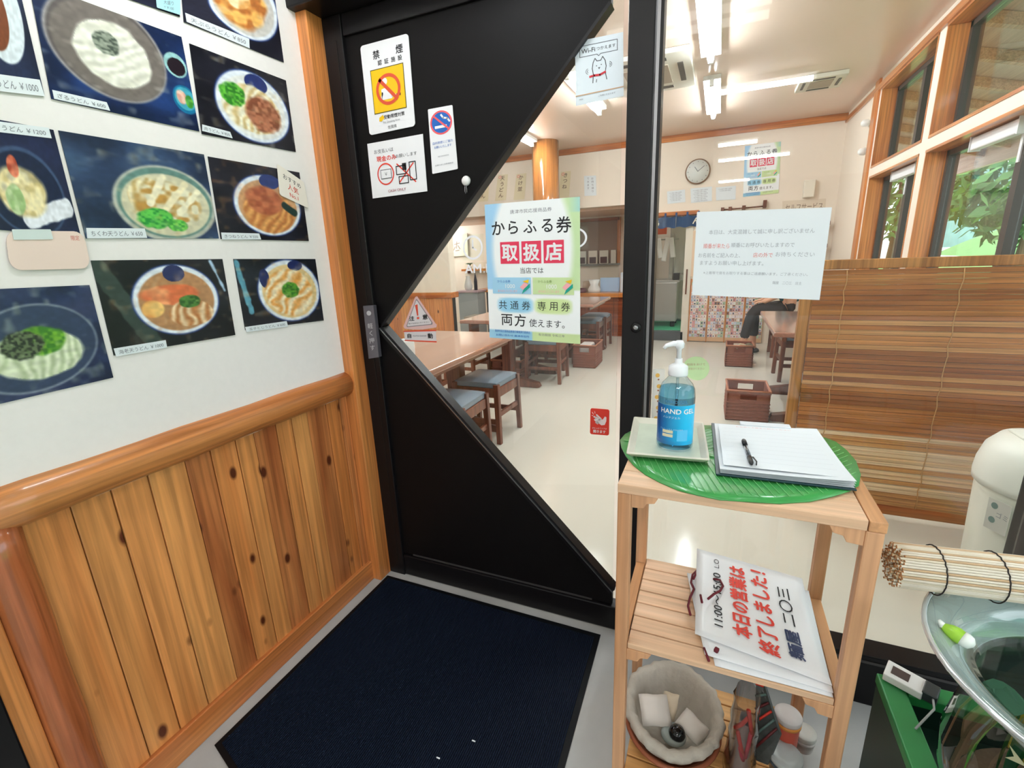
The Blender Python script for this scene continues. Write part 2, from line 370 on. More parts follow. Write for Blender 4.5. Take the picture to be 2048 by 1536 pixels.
# --- centre post, fixed pane, base rail, right jamb
post = MB().box((-.240, YD-.03, 0), (-.176, YD+.05, 2.02), BLACK).build('trim_5', kind='structure', bevel=.003)
MB().box((-.1745, YD-.012, .02), (-.1665, YD+.03, 2.02), GREYM).box((-.166, YD-.016, .02), (-.158, YD+.03, 2.02), BLACK).build('glazing_bead', post)
lk = MB(); pc = at(1272, 655, 1, YD-.032); lk.lathe([(.014, 0), (.014, .006), (.011, .008)], pc+Vector((0, .002, 0)), BLACK, 20, axis=Vector((0, -1, 0)))
lk.lathe([(.007, .008), (.007, .011), (.004, .012)], pc+Vector((0, .002, 0)), GREYM, 16, axis=Vector((0, -1, 0))); lk.build('lock_cylinder', post)
fw = thing('window_1', (.3, YD, 0), None, None); fw['kind'] = 'structure'
MB().box((-.166, YD+.008, .165), (.71, YD+.014, 2.02), GLASS).build('pane', fw)
MB().box((-.176, YD-.028, 0.0), (.71, YD+.045, .166), BLACK).build('bottom_rail', fw, bevel=.003)
MB().box((-.176, YD-.03, .142), (.70, YD-.0285, .150), mat('dull_strip2', (64, 60, 60), .35)).build('rail_strip', fw)
B((.715, YD-.04, 0), (.80, YD+.06, 2.02), BLACK, 'trim_6', kind='structure', bevel=.003)
fw2 = thing('window_2', (1.05, YD, 0), None, None); fw2['kind'] = 'structure'
MB().box((.80, YD+.008, .165), (1.30, YD+.014, 2.02), GLASS).build('pane', fw2)
MB().box((.80, YD-.028, 0.0), (1.30, YD+.045, .166), BLACK).build('bottom_rail', fw2, bevel=.003)
B((-5.2, YD-.0, -.02), (1.3, YD+.05, .006), mat('sill_metal', (120, 118, 116), .4, metal=.5), 'trim_7', kind='structure')

B((-2.4, -7.4, 0), (4.6, -7.25, 3.4), mat('reflection_blocker', (150, 134, 120), .8), 'wall_rear_added', kind='structure')  # unseen wall added behind the viewer to darken reflections in the door glass
B((-14, -30, -.12), (30, 30, -.1), mat('paving', (150, 150, 146), .8, noise=.1), 'floor', kind='structure')
# --- restaurant walls
wb = MB()
wb.box((-5.2, YF, 1.90), (-1.18, YF+.12, ZC), RWALL); wb.box((-1.18, YF, 1.73), (-.34, YF+.12, ZC), RWALL); wb.box((-.34, YF, 0), (1.45, YF+.12, ZC), RWALL)
wb.box((-1.18, YF, 0), (-.90, YF+.12, 1.75), RWALL)
wb.build('wall_back', kind='structure')
B((-5.2, YF-.03, ZC-.075), (XR, YF, ZC-.0), AMBX, 'trim_8', kind='structure', bevel=.004)
B((-5.2, YF+.12, 1.86), (-1.18, 8.45, 1.93), mat('soffit_pink', (206, 170, 146), .5), 'ceiling', kind='structure')
wk = MB(); wk.box((-5.2, 8.4, 0), (-2.36, 8.5, 1.86), RWALL).box((-2.36, 8.4, 0), (-1.58, 8.5, 1.07), RWALL).box((-1.58, 8.4, 0), (-.95, 8.5, 1.86), RWALL).box((-2.36, 8.4, 1.80), (-1.58, 8.5, 1.86), RWALL)
wk.build('wall_back', kind='structure')
B((-2.36, 8.48, 1.07), (-1.58, 8.52, 1.80), mat('hatch_brown', (150, 122, 108), .5, noise=.15, nscale=3), 'window_3', kind='structure')
hf = MB(); hf.box((-2.38, 8.36, 1.78), (-1.56, 8.42, 1.83), REDW).box((-1.60, 8.36, 1.07), (-1.55, 8.42, 1.83), AMB).box((-2.38, 8.30, 1.05), (-1.55, 8.48, 1.08), mat('grey_sill', (150, 150, 146), .4))
hf.build('trim_9', kind='structure')
B((-5.3, YD, 0), (-5.2, 8.6, ZC), RWALL, 'wall_left', kind='structure')
B((-5.2, 8.5, 0), (1.45, 8.6, ZC), RWALL, 'wall_back', kind='structure')
# door to the kitchen: green floor, wood lintel, pale jambs, dark sill
kd = MB(); kd.box((-.90, YF-.03, 1.70), (-.28, YF+.13, 1.76), AMBX); kd.box((-.43, YF-.02, 0), (-.335, YF+.12, 1.70), mat('pale_jamb', (222, 212, 196), .4))
kdo = kd.build('door_3', kind='structure', bevel=.003)
MB().box((-.397, YF-.03, .66), (-.378, YF-.018, 1.00), DARKW).build('door_handle', kdo)
B((-.90, YF-.02, 0), (-.40, YF+.12, .13), mat('dark_sill', (70, 72, 74), .4), 'trim_10', kind='structure')
B((-1.2, YF+.12, 0), (-.2, 8.5, .14), mat('green_kitchen_floor', (60, 168, 120), .4), 'floor', kind='structure')
# right wall: timber reveals, cream post and transom faces, sill wall
RX = XR+.16
bays = [(1.60, 2.90), (3.02, 4.36), (4.49, 5.72)]
bays = [(YD+.05, 2.40), (2.52, 4.36), (4.49, 5.74)]
Z0, Z1, Z2, Z3 = .80, 1.855, 1.935, 2.60
rw = MB(); rw.box((XR, YD, 0), (RX, YF, Z0), RWALL); rw.box((XR, YD, Z3), (RX, YF, ZC), RWALL)
ys = [YD]+[v for b_ in bays for v in b_]+[YF]
for a, b_ in zip(ys[0::2], ys[1::2]): rw.box((XR, a, Z0), (RX, b_, Z3), RWALL)
[rw.box((XR, a, Z1+.004), (RX, b_, Z2-.004), RWALL) for a, b_ in bays]
rw.build('wall_right', kind='structure')
B((XR-.022, YD, Z3+.0), (XR, YF, Z3+.05), AMBY, 'trim_11', kind='structure', bevel=.003)
B((XR-.02, 5.80, 0), (XR+.01, 5.93, ZC), AMB, 'trim_12', kind='structure', bevel=.003)
DKF = mat('dark_bronze_frame', (62, 56, 54), .35)
n = 4
for y0, y1 in bays:
    for z0, z1, lower in ((Z0, Z1, 1), (Z2, Z3, 0)):
        w = thing('window_%d' % n, (RX, (y0+y1)/2, z0), None, None); w['kind'] = 'structure'; n += 1
        e = .014
        MB().box((XR-.004, y0, z0), (RX, y0+e, z1), AMB).build('reveal', w); MB().box((XR-.004, y1-e, z0), (RX, y1, z1), AMB).build('reveal', w)
        MB().box((XR-.006, y0, z1-e), (RX, y1, z1+.004), AMBY).build('reveal', w); MB().box((XR-.006, y0, z0-.004), (RX, y1, z0+e), AMBY).build('reveal', w)
        fr = MB(); f = .035
        fr.box((RX-.05, y0+e, z0+e), (RX+.01, y1-e, z0+e+f), DKF).box((RX-.05, y0+e, z1-e-f), (RX+.01, y1-e, z1-e), DKF)
        fr.box((RX-.05, y0+e, z0+e), (RX+.01, y0+e+f, z1-e), DKF).box((RX-.05, y1-e-f, z0+e), (RX+.01, y1-e, z1-e), DKF)
        ym = (y0+y1)/2-.02; fr.box((RX-.045, ym-.03, z0+e), (RX+.01, ym+.03, z1-e), DKF); fr.build('window_frame', w)
        MB().box((RX-.01, y0+e+f+.002, z0+e+f+.002), (RX-.005, ym-.032, z1-e-f-.002), GLASS).build('pane', w)
        MB().box((RX-.03, ym+.032, z0+e+f+.002), (RX-.025, y1-e-f-.002, z1-e-f-.002), GLASS).build('pane', w)
        if lower: MB().box((RX-.052, ym-.012, z1-.22), (RX-.046, ym+.012, z1-.07), WHITE).build('latch_label', w)
# stub wall with wainscot in the restaurant
sw = B((-5.2, 4.75, .87), (-2.78, 4.87, 1.55), mat('stub_cream', (234, 222, 204), .6), 'wall_partition', kind='structure', bevel=.01)
B((-5.2, 4.76, 0), (-2.80, 4.86, .87), BLACKP, 'backing', sw)
for k in range(16):
    x1 = -2.785-k*.12
    MB().box((x1-.118, 4.738, .05), (x1, 4.76, .855), PL[(k*2+1) % 3] if k else AMB).build('plank', sw)
B((-5.2, 4.715, .835), (-2.765, 4.89, .90), AMBX, 'dado_rail', sw, bevel=.01)
# big polished log pillar by the counter
mb = MB(); mb.lathe([(.19, 0), (.185, .9), (.18, 1.8), (.178, ZC)], (-2.20, 6.45, 0), wood('polished_log', (188, 122, 62), (168, 100, 46), 2, .16, coat=.6, dens=6), 40); mb.build('trim_13', kind='structure')

# ============================================================ CEILING LAMPS
TB = emat('tube_glow', (244, 249, 255), TUBE); PB_ = emat('porch_tube_glow', (255, 255, 255), PORCH*3)
LBODY = mat('lamp_body', (236, 236, 232), .4)
def lamp(p0, p1, z, label, m=TB, group=None, w=.07, tr=.024):
    p0 = Vector((*p0, z)); p1 = Vector((*p1, z)); t = thing('ceiling_lamp', (p0+p1)/2, label, 'lamp', group)
    d = (p1-p0).normalized(); nx = Vector((-d.y, d.x, 0))
    a, b_ = p0-d*.03, p1+d*.03
    MB().hexa([a-nx*w+Vector((0,0,.015)), b_-nx*w+Vector((0,0,.015)), b_+nx*w+Vector((0,0,.015)), a+nx*w+Vector((0,0,.015))], [a-nx*w+Vector((0,0,.05)), b_-nx*w+Vector((0,0,.05)), b_+nx*w+Vector((0,0,.05)), a+nx*w+Vector((0,0,.05))], LBODY).build('housing', t)
    MB().tube([p0-Vector((0,0,.012)), p1-Vector((0,0,.012))], tr, m, 8).build('tube', t)
    for q in (a, b_): MB().box((q.x-.018, q.y-.018, z-.035), (q.x+.018, q.y+.018, z+.02), LBODY).build('lamp_holder', t)
    return t
lamp((-.155, 3.08), (-.155, 4.32), 2.65, 'long bright tube lamp on the ceiling right of the black centre post')
lamp((-.155, 4.94), (-.155, 6.07), 2.65, 'tube lamp on the ceiling farther back, beyond the long bright one')
lamp((-1.212, 4.15), (-1.212, 5.25), 2.65, 'tube lamp on the ceiling seen just below the wi-fi sticker')
lamp((-2.30, 5.05), (-2.30, 6.20), 2.65, 'small distant tube lamp seen left of the log pillar')
lamp((-1.21, 2.1), (-1.21, 3.3), 2.65, 'tube lamp on the ceiling behind the black door panel')
lamp((-2.9, 2.6), (-2.9, 3.8), 2.65, 'tube lamp on the ceiling over the left tables')
lamp((-.155, 1.75), (-.155, 2.95), 2.65, 'near tube lamp on the ceiling just inside the glass, above the photo', emat('near_tube_glow', (244, 249, 255), 20))
lamp((.72, 1.62), (.72, 2.22), 2.65, 'short tube lamp on the ceiling just inside the fixed glass, above the photo')
VB = emat('entrance_fill_glow', (246, 250, 255), 44.0)
lamp((-.72, .52), (-.72, 1.05), 2.31, 'short added fill lamp on the entrance ceiling above the door mat', VB, w=.04)  # fill lamp added above the view to brighten the entrance wall
lamp((.42, .30), (.42, .95), 2.31, 'short added fill lamp on the entrance ceiling above the pine shelf', emat('dim_entrance_fill_glow', (246, 250, 255), 6.0), w=.04)  # weaker added fill, lifts the shelf and signs from out of view
PT = emat('pale_tube_glow', (255, 255, 250), 3.6)
lamp((-4.95, 7.35), (-4.95, 8.25), 1.79, 'added unseen fill lamp under the soffit behind the partition wall')  # added out of sight to brighten the dark counter zone
lamp((-.72, 7.9), (-.72, 8.3), 2.62, 'short added fill lamp in the kitchen beyond the noren')  # added hidden light that lifts the dark kitchen
tw = thing('ceiling_lamp', (-.05, .02, 2.31), 'twin tube lamp on the entrance ceiling, its pale lines mirrored in the glass', 'lamp')
MB().box((-.62, -.14, 2.335), (.16, .17, 2.36), LBODY).build('housing', tw, bevel=.004)
for yy in (.095, -.06): MB().tube([(-.58, yy, 2.31), (.14, yy, 2.31)], .019, PT, 8).build('tube', tw)
for x in (-.60, .15): MB().box((x-.012, -.12, 2.285), (x+.012, .15, 2.336), LBODY).build('lamp_holder', tw)
for yy, x0, x1 in ((-1.15, -.07, .48), (-3.05, -.08, .28), (-4.05, -.08, .68), (-6.2, -.08, .37)):
    lamp((x0, yy), (x1, yy), 2.31, {-1.15: 'nearest single tube lamp on the porch ceiling behind the viewer', -3.05: 'shorter second tube lamp on the porch ceiling behind the viewer', -4.05: 'longest third tube lamp on the porch ceiling behind the viewer', -6.2: 'farthest tube lamp on the porch ceiling behind the viewer'}[yy], PB_, w=.04, tr=.016)
# ceiling air conditioners
def cassette(q, label):
    z = ZC-.0015; t = thing('air_conditioner', ((q[0][0]+q[2][0])/2, (q[0][1]+q[2][1])/2, z-.05), label, 'air conditioner')
    g = MB(); P4 = [Vector((x, y, z-.035)) for x, y in q]; g.hexa(P4, [p+Vector((0, 0, .035)) for p in P4], mat('ac_white', (226, 222, 210), .4)); g.build('panel', t, bevel=.006)
    def bi(u, v): return P4[0].lerp(P4[1], u).lerp(P4[3].lerp(P4[2], u), v)
    g = MB(); g.hexa([bi(.25, .25)-Vector((0,0,.006)), bi(.75, .25)-Vector((0,0,.006)), bi(.75, .75)-Vector((0,0,.006)), bi(.25, .75)-Vector((0,0,.006))], [bi(.25, .25), bi(.75, .25), bi(.75, .75), bi(.25, .75)], mat('ac_grille', (176, 162, 146), .6)); g.build('intake_grille', t)
    for u0, v0, u1, v1 in ((.25, .09, .75, .15), (.25, .85, .75, .91), (.09, .25, .15, .75), (.85, .25, .91, .75)):
        g = MB(); a = [bi(u0, v0), bi(u1, v0), bi(u1, v1), bi(u0, v1)]; g.hexa([p-Vector((0,0,.005)) for p in a], a, mat('ac_slot', (84, 78, 72), .5)); g.build('louvre', t)
    return t
cassette([(-.99, 4.12), (-.29, 4.12), (-.29, 5.0), (-.99, 5.0)], 'white square cassette air conditioner in the ceiling behind the centre post')
cassette([(.56, 5.35), (.92, 5.35), (.92, 5.75), (.56, 5.75)], 'small pale ceiling vent unit near the right windows')
# ============================================================ MENU PHOTOS (procedural pictures stored as vertex colours)
RNG = np.random.RandomState(3)
def vnoise(U, V, s, seed=0):
    r = np.random.RandomState(seed+int(s*7)); g = r.rand(64, 64); x = U*s; y = V*s
    xi = np.floor(x).astype(int); yi = np.floor(y).astype(int); fx = x-xi; fy = y-yi; fx = fx*fx*(3-2*fx); fy = fy*fy*(3-2*fy)
    G = lambda a, b: g[a % 64, b % 64]
    return (G(xi, yi)*(1-fx)+G(xi+1, yi)*fx)*(1-fy)+(G(xi, yi+1)*(1-fx)+G(xi+1, yi+1)*fx)*fy
def mixc(img, msk, c): c = np.array(c, float); return img*(1-msk[..., None])+c*msk[..., None]
def ellm(U, V, cx, cy, rx, ry, soft=.04, ang=0):
    a = math.radians(ang); x = (U-cx)*1.4; y = V-cy; X = x*math.cos(a)+y*math.sin(a); Y = -x*math.sin(a)+y*math.cos(a)
    d = np.sqrt((X/(rx*1.4))**2+(Y/ry)**2); return np.clip((1-d)/soft, 0, 1)
def food(spec, bgc=(24, 32, 56), seed=0, bg2=None):
    def fn(U, V):
        img = np.ones(U.shape+(3,))*np.array(bgc, float)
        nb = vnoise(U, V, 4, seed+50); img = img*(.75+.6*nb[..., None])
        if bg2: img = mixc(img, np.clip((nb-.5)*2.2, 0, .8), bg2)
        for op in spec:
            k = op[0]
            if k == 'e': _, cx, cy, rx, ry, c = op[:6]; img = mixc(img, ellm(U, V, cx, cy, rx, ry, .05, op[6] if len(op) > 6 else 0), c)
            elif k == 'n':    # noodles
                _, cx, cy, rx, ry, c1, c2, fr, ang = op[:9]; m = ellm(U, V, cx, cy, rx, ry, .10, 0)
                m = np.clip(m-.9*(vnoise(U, V, 14, seed)-.35)*(m < .98), 0, 1); a = math.radians(ang)
                w = vnoise(U, V, 5, seed+3)*9+vnoise(U, V, 11, seed+4)*3
                s_ = .5+.5*np.sin(((U*1.4)*math.cos(a)+V*math.sin(a))*fr+w); s_ = s_*.8+.2*vnoise(U, V, 40, seed+6)
                img = img*(1-m[..., None])+(np.array(c1, float)*s_[..., None]+np.array(c2, float)*(1-s_[..., None]))*m[..., None]
            elif k == 's':    # speckled heap
                _, cx, cy, rx, ry, c1, c2, fr = op[:8]; m = ellm(U, V, cx, cy, rx, ry, .25); m = np.clip(m*1.6-.9*vnoise(U, V, fr, seed+8), 0, 1)
                s_ = np.clip((vnoise(U, V, fr*1.7, seed+9)-.3)*2.4, 0, 1)
                img = img*(1-m[..., None])+(np.array(c1, float)*s_[..., None]+np.array(c2, float)*(1-s_[..., None]))*m[..., None]
            elif k == 'b': _, x0, y0, x1, y1, w, c = op; L_ = math.hypot((x1-x0)*1.4, y1-y0); tx, ty = (x1-x0)*1.4/L_, (y1-y0)/L_; X = (U-x0)*1.4; Y = V-y0; t = np.clip(X*tx+Y*ty, 0, L_); dd = np.hypot(X-t*tx, Y-t*ty)+.02*(vnoise(U, V, 16, seed)-.5); img = mixc(img, np.clip((w-dd)/.02, 0, 1), c)
        return img*(.93+.14*vnoise(U, V, 30, seed+2)[..., None])
    return fn
def wallq(pts, off=.0): return [at(x, y, 0, XW+.001+off) for x, y in pts]
WH = (236, 236, 226); BLU = (34, 58, 120); RIM = (222, 228, 236)
def bowl(cx, cy, r, ry, inner=(226, 226, 222), rim=BLU): return [('e', cx, cy, r, ry, rim), ('e', cx, cy, r*.965, ry*.965, RIM), ('e', cx, cy+.01, r*.86, ry*.85, inner)]
PH = [
 (dict(l='menu photo cut off at the upper left edge, white plate of brown food'), [(-110, -75), (26, -72), (88, 190), (-70, 160)], [('e', .62, .38, .32, .42, (214, 222, 228)), ('e', .52, .40, .2, .3, (120, 66, 40))], (30, 38, 62), None, [(-68, 140), (78, 160), (88, 193), (-64, 176)], 'カレーうどん ￥1000'),
 (dict(l='menu photo of white noodles in a big grey plate beside two small dipping cups'), [(56, -38), (362, 74), (398, 263), (102, 198)], [('e', .42, .38, .405, .50, (150, 146, 146), 8), ('e', .42, .38, .385, .475, (88, 82, 80), 8), ('e', .43, .40, .375, .45, (112, 104, 98), 8), ('n', .44, .42, .27, .33, (240, 238, 226), (208, 206, 190), 60, 60), ('s', .40, .33, .10, .13, (70, 80, 70), (140, 148, 132), 30), ('e', .90, .33, .095, .13, (150, 196, 196)), ('e', .905, .345, .075, .095, (36, 26, 34)), ('e', .93, .68, .105, .155, (24, 110, 150)), ('e', .93, .67, .088, .125, (70, 160, 180)), ('s', .90, .66, .05, .09, (240, 200, 180), (220, 160, 140), 20), ('s', .96, .69, .04, .08, (110, 180, 70), (60, 140, 50), 20)], (22, 38, 74), (34, 62, 116), [(103, 180), (212, 205), (219, 222), (107, 198)], 'ざるうどん ￥600'),
 (dict(l='dark menu photo at the top edge with a pale blue note taped on'), [(200, -90), (352, -30), (359, 34), (215, -16)], [('e', .4, .4, .3, .4, (60, 60, 70))], (26, 28, 44), None, None, None),
 (dict(l='menu photo of brown fried topping in a blue-rimmed bowl at the top edge'), [(358, -62), (541, -62), (567, 125), (367, 44)], bowl(.62, .47, .40, .42, (200, 196, 190))+[('s', .58, .44, .34, .36, (236, 178, 96), (176, 104, 48), 9), ('s', .55, .38, .14, .16, (250, 226, 180), (220, 160, 90), 7)], (34, 34, 46), None, [(369, 26), (497, 78), (498, 97), (372, 44)], '天ぷらうどん ￥850'),
 (dict(l='menu photo of meat noodles with green onion in a blue and white bowl'), [(378, 87), (571, 161), (591, 304), (403, 268)], bowl(.57, .52, .42, .47)+[('e', .62, .20, .13, .12, (30, 46, 104)), ('n', .55, .55, .33, .33, (240, 236, 214), (206, 178, 120), 50, 20), ('s', .66, .58, .23, .27, (176, 112, 84), (126, 70, 48), 16), ('s', .35, .42, .15, .17, (96, 178, 60), (44, 120, 36), 24)], (24, 24, 32), None, [(403, 249), (459, 264), (464, 277), (403, 262)], '肉うどん ￥850'),
 (dict(l='menu photo of mixed tempura on white paper at the left edge, second row'), [(-60, 229), (106, 260), (161, 473), (-10, 459)], [('e', .45, .62, .48, .42, (60, 78, 110)), ('e', .45, .63, .45, .39, (24, 34, 62)), ('b', .40, .88, .92, .72, .10, (226, 228, 236)), ('s', .40, .62, .34, .28, (240, 226, 180), (206, 186, 130), 10), ('s', .30, .70, .12, .16, (190, 210, 160), (150, 180, 120), 12), ('s', .35, .40, .08, .12, (220, 120, 90), (160, 60, 40), 10)], (26, 32, 58), None, [(-60, 236), (96, 256), (102, 277), (-58, 258)], '天ざるうどん ￥1200'),
 (dict(l='menu photo of chikuwa tempura and greens in an oval teal bowl'), [(116, 261), (407, 309), (437, 477), (171, 477)], [('e', .62, .62, .405, .43, (176, 178, 166)), ('e', .62, .61, .375, .395, (96, 132, 124)), ('e', .62, .63, .35, .35, (206, 200, 170)), ('n', .48, .56, .16, .22, (238, 230, 196), (190, 160, 100), 60, 20), ('s', .62, .62, .3, .28, (226, 220, 190), (186, 140, 70), 12), ('b', .48, .62, .62, .32, .045, (242, 232, 200)), ('b', .60, .66, .78, .38, .045, (240, 228, 190)), ('b', .70, .70, .88, .46, .045, (244, 236, 204)), ('s', .50, .78, .16, .13, (96, 190, 80), (40, 140, 60), 26), ('s', .66, .85, .1, .08, (110, 196, 80), (60, 150, 60), 26)], (40, 56, 84), (60, 84, 112), [(171, 456), (288, 457), (293, 476), (173, 477)], 'ちくわ天うどん ￥650'),
 (dict(l='menu photo of fried tofu noodles, small note pinned on its corner'), [(415, 313), (598, 345), (617, 482), (441, 478)], bowl(.56, .53, .40, .43, (196, 150, 110))+[('e', .60, .2, .12, .10, (40, 56, 110)), ('n', .56, .62, .31, .30, (226, 166, 100), (180, 110, 60), 55, 40), ('s', .52, .46, .25, .22, (190, 112, 76), (160, 84, 56), 8), ('b', .74, .50, .86, .60, .06, (34, 56, 50))], (28, 28, 36), None, [(441, 465), (517, 467), (521, 479), (443, 479)], 'きつねうどん ￥550'),
 (dict(l='large menu photo of cold noodles with shredded seaweed in a glass bowl'), [(-120, 583), (178, 570), (226, 755), (-80, 826)], [('e', .50, .56, .47, .42, (126, 136, 150), -6), ('e', .50, .56, .455, .40, (50, 62, 90), -6), ('n', .52, .62, .33, .25, (226, 232, 206), (176, 190, 150), 60, 10), ('s', .55, .50, .2, .16, (110, 166, 50), (60, 120, 40), 20), ('s', .42, .52, .17, .15, (40, 46, 40), (96, 110, 80), 34)], (32, 42, 74), (52, 58, 90), None, None),
 (dict(l='menu photo of prawn noodles steaming in a white bowl, third row'), [(181, 521), (444, 518), (470, 670), (227, 711)], [('b', .02, .05, .30, .95, .10, (54, 66, 62))]+bowl(.55, .47, .365, .43, (176, 130, 90))+[('e', .55, .16, .09, .1, (40, 48, 90)), ('s', .50, .40, .27, .14, (240, 160, 110), (214, 112, 70), 8), ('n', .64, .64, .2, .17, (238, 214, 176), (176, 110, 60), 60, 20), ('s', .64, .50, .11, .09, (80, 130, 60), (46, 90, 40), 26), ('b', .88, .03, .97, .40, .028, (170, 196, 220)), ('s', .34, .55, .1, .12, (244, 200, 120), (220, 150, 80), 8)], (24, 26, 30), None, [(226, 697), (330, 680), (333, 695), (231, 713)], '海老天うどん ￥1000'),
 (dict(l='menu photo of egg and leek noodles, lowest at the right'), [(466, 518), (630, 518), (647, 641), (490, 660)], [('b', .02, .05, .10, .75, .05, (90, 150, 170))]+bowl(.60, .48, .415, .49, (226, 196, 140))+[('e', .70, .10, .1, .08, (34, 44, 90)), ('e', .30, .28, .06, .14, (34, 44, 90)), ('n', .59, .50, .32, .38, (246, 236, 206), (222, 150, 70), 40, 50), ('s', .60, .47, .13, .14, (90, 150, 50), (50, 110, 40), 24)], (22, 26, 34), None, [(489, 654), (572, 642), (575, 653), (492, 664)], '玉子とじうどん ￥600'),
]
PHM = mat('photo_base', (30, 32, 40), .3)
for i, (d, q, spec, bgc, bg2, lq, lt) in enumerate(PH):
    c = Card('menu_photo', wallq(q), 1.4, 1, PHM, d['l'], 'photo', thick=.0015, group='laminated menu photos on the left wall', colfn=food(spec, bgc, i*11, bg2), res=(150, 108))
    if lq:
        lc = Card('price_label', [p+Vector((.0022, 0, 0)) for p in wallq(lq)], 12, 1.4, PAPER, parent=c.o, thick=.0006)
        lc.text(lt, 6, .75, .8, GINK, width=10.4); lc.done()
def note(name, q, w, h, col, label, lines, rad=.08, cat='note', off=.0045):
    c = Card(name, [p+Vector((off, 0, 0)) for p in wallq(q)], w, h, col, label, cat, rad=rad, thick=.0006)
    for t, x, y, s_, m in lines: c.text(t, x, y, s_, m)
    return c.done()
note('paper_note', [(309, -6), (358, -4), (358, 31), (311, 16)], 2, 1, mat('pale_blue_paper', (166, 214, 222), .6), 'pale blue note taped on the photo at the top edge', [('大盛り', 1.0, .4, .3, GINK), ('＋￥100', 1.0, .75, .25, GINK)])
note('paper_note', [(7, 461), (164, 463), (180, 537), (18, 541)], 2.2, 1, mat('blush_paper', (232, 208, 196), .6), 'blush pink round-cornered note curling below the tempura photo', [('限定', 1.9, .18, .14, mat('rose_ink', (214, 120, 110), .6))], rad=.3)
note('paper_note', [(20, 459), (98, 459), (103, 479), (24, 480)], 3, 1, mat('pale_tape', (208, 218, 216), .5), 'strip of pale tape at the top of the blush pink note', [], off=.006)
note('paper_note', [(551, 327), (606, 365), (615, 417), (557, 390)], 1.2, 1, mat('ivory_paper', (236, 226, 214), .6), 'small ivory handwritten note on the corner of the fried tofu photo', [('おすすめ', .6, .28, .2, INK), ('人気', .6, .55, .24, RED), ('No.1', .6, .82, .2, RED)])

# ============================================================ SIGNS ON THE DOOR
def doorq(pts, off=.001): return [at(x, y, 1, YD+.005-off) for x, y in pts]
c = Card('no_smoking_sign', doorq([(721, 93), (817, 67), (831, 252), (740, 271)]), 100, 150, WHITE, 'large white no smoking plate with yellow square on the black door', 'sign', thick=.002, rad=6)
c.text('禁', 32, 20, 15, INK, bold=.02).text('煙', 80, 20, 15, INK, bold=.02)
for k, ch in enumerate('認証施設'): c.text(ch, 38+k*14, 34, 9, INK, bold=.02)
c.rect(16, 43, 86, 117, mat('yellow_edge', (90, 76, 10), .4)); c.rect(17.5, 44.5, 84.5, 115.5, YEL)
c.disc(44, 66, 6, WHITE); c.poly([(36, 78), (36, 96), (58, 96), (58, 86), (50, 84), (48, 76)], WHITE); c.line([(58, 92), (68, 92)], 4, WHITE); c.line([(68, 92), (75, 92)], 4, mat('brown_print', (120, 60, 30), .4)); c.line([(38, 84), (34, 96)], 3, WHITE)
c.ring(51, 80, 26, 5.5, ORNG); c.line([(34, 62), (68, 98)], 6, ORNG)
c.poly([(26, 124), (34, 120), (37, 126), (30, 131), (25, 130)], YEL); c.text('受動喫煙対策', 58, 125, 7.5, INK, bold=.02); c.text('No Smoking Area', 52, 134, 5, GINK); c.text('佐賀県', 52, 143, 6.5, INK); c.done()
c = Card('cash_only_sign', doorq([(735, 288), (846, 268), (855, 382.5), (746, 397)]), 110, 95, WHITE, 'white cash only card below the yellow no smoking plate', 'sign', thick=.0015)
c.text('お支払いは', 32, 16, 8, INK); c.text('現金のみ', 36, 29, 10, RED, bold=.02); c.text('でお願いします', 72, 29, 7, INK)
c.ring(32, 56, 17, 2.2, RED, ry=19); 
for m_, x0, y0, x1, y1 in ((INK, 22, 48, 44, 64), (WHITE, 23, 49, 43, 63)): c.rect(x0, y0, x1, y1, m_, 'printing_b' if m_ is WHITE else 'printing')
c.text('￥', 33, 56, 8, GINK, part='lettering_b')
for x0, y0, x1, y1 in ((54, 46, 72, 60), (58, 64, 76, 76), (80, 42, 92, 72)):
    c.line([(x0, y0), (x1, y0), (x1, y1), (x0, y1), (x0, y0)], 1.6, INK)
c.rect(66, 42, 74, 54, INK); c.line([(56, 42), (90, 76)], 2.2, RED); c.line([(88, 44), (58, 74)], 2.2, RED); c.text('CASH ONLY', 52, 86, 6.5, mat('dark_red_ink', (150, 60, 70), .5)); c.done()
c = Card('no_smoking_sticker', doorq([(856, 219), (905, 210), (916, 338), (865, 348)]), 50, 120, WHITE, 'narrow white sticker with round blue no smoking mark', 'sign', thick=.001, rad=2)
c.disc(25, 28, 21, BLUE); c.ring(25, 28, 22, 3.2, mat('salmon_print', (226, 90, 96), .4)); c.rect(12, 33, 36, 38, WHITE, 'picture'); c.line([(26, 14), (30, 20), (38, 22), (42, 28)], 3.4, WHITE, 'picture'); c.line([(10, 14), (40, 42)], 3.4, mat('salmon_print', (226, 90, 96), .4), 'slash')
c.text('店内禁煙にご協力', 25, 64, 5.2, BLUE, width=40); c.text('お願いいたします', 25, 72, 5.2, BLUE, width=34); c.text('NO SMOKING', 25, 90, 3.4, GINK); c.text('全国たばこ対策連絡会', 25, 106, 3, GINK, width=36); c.done()
# small round white hook
hk = at(933, 362, 1, YD+.004); t = thing('door_hook', hk, 'small round white adhesive hook at the edge of the black panel', 'hook')
MB().lathe([(.0145, 0), (.0145, .004), (.012, .009), (.004, .011)], hk, mat('white_plastic', (230, 228, 226), .3), 28, axis=Vector((0, -1, 0))).build('hook_disc', t)
MB().tube([hk+Vector(p) for p in ((-.003, -.006, -.014), (-.004, -.007, -.030), (-.001, -.008, -.036), (.003, -.008, -.034), (.003, -.007, -.022))], .0014, GREYM).tube([hk+Vector(p) for p in ((.001, -.006, -.012), (.004, -.010, -.028))], .0014, GREYM).build('hook_wire', t)

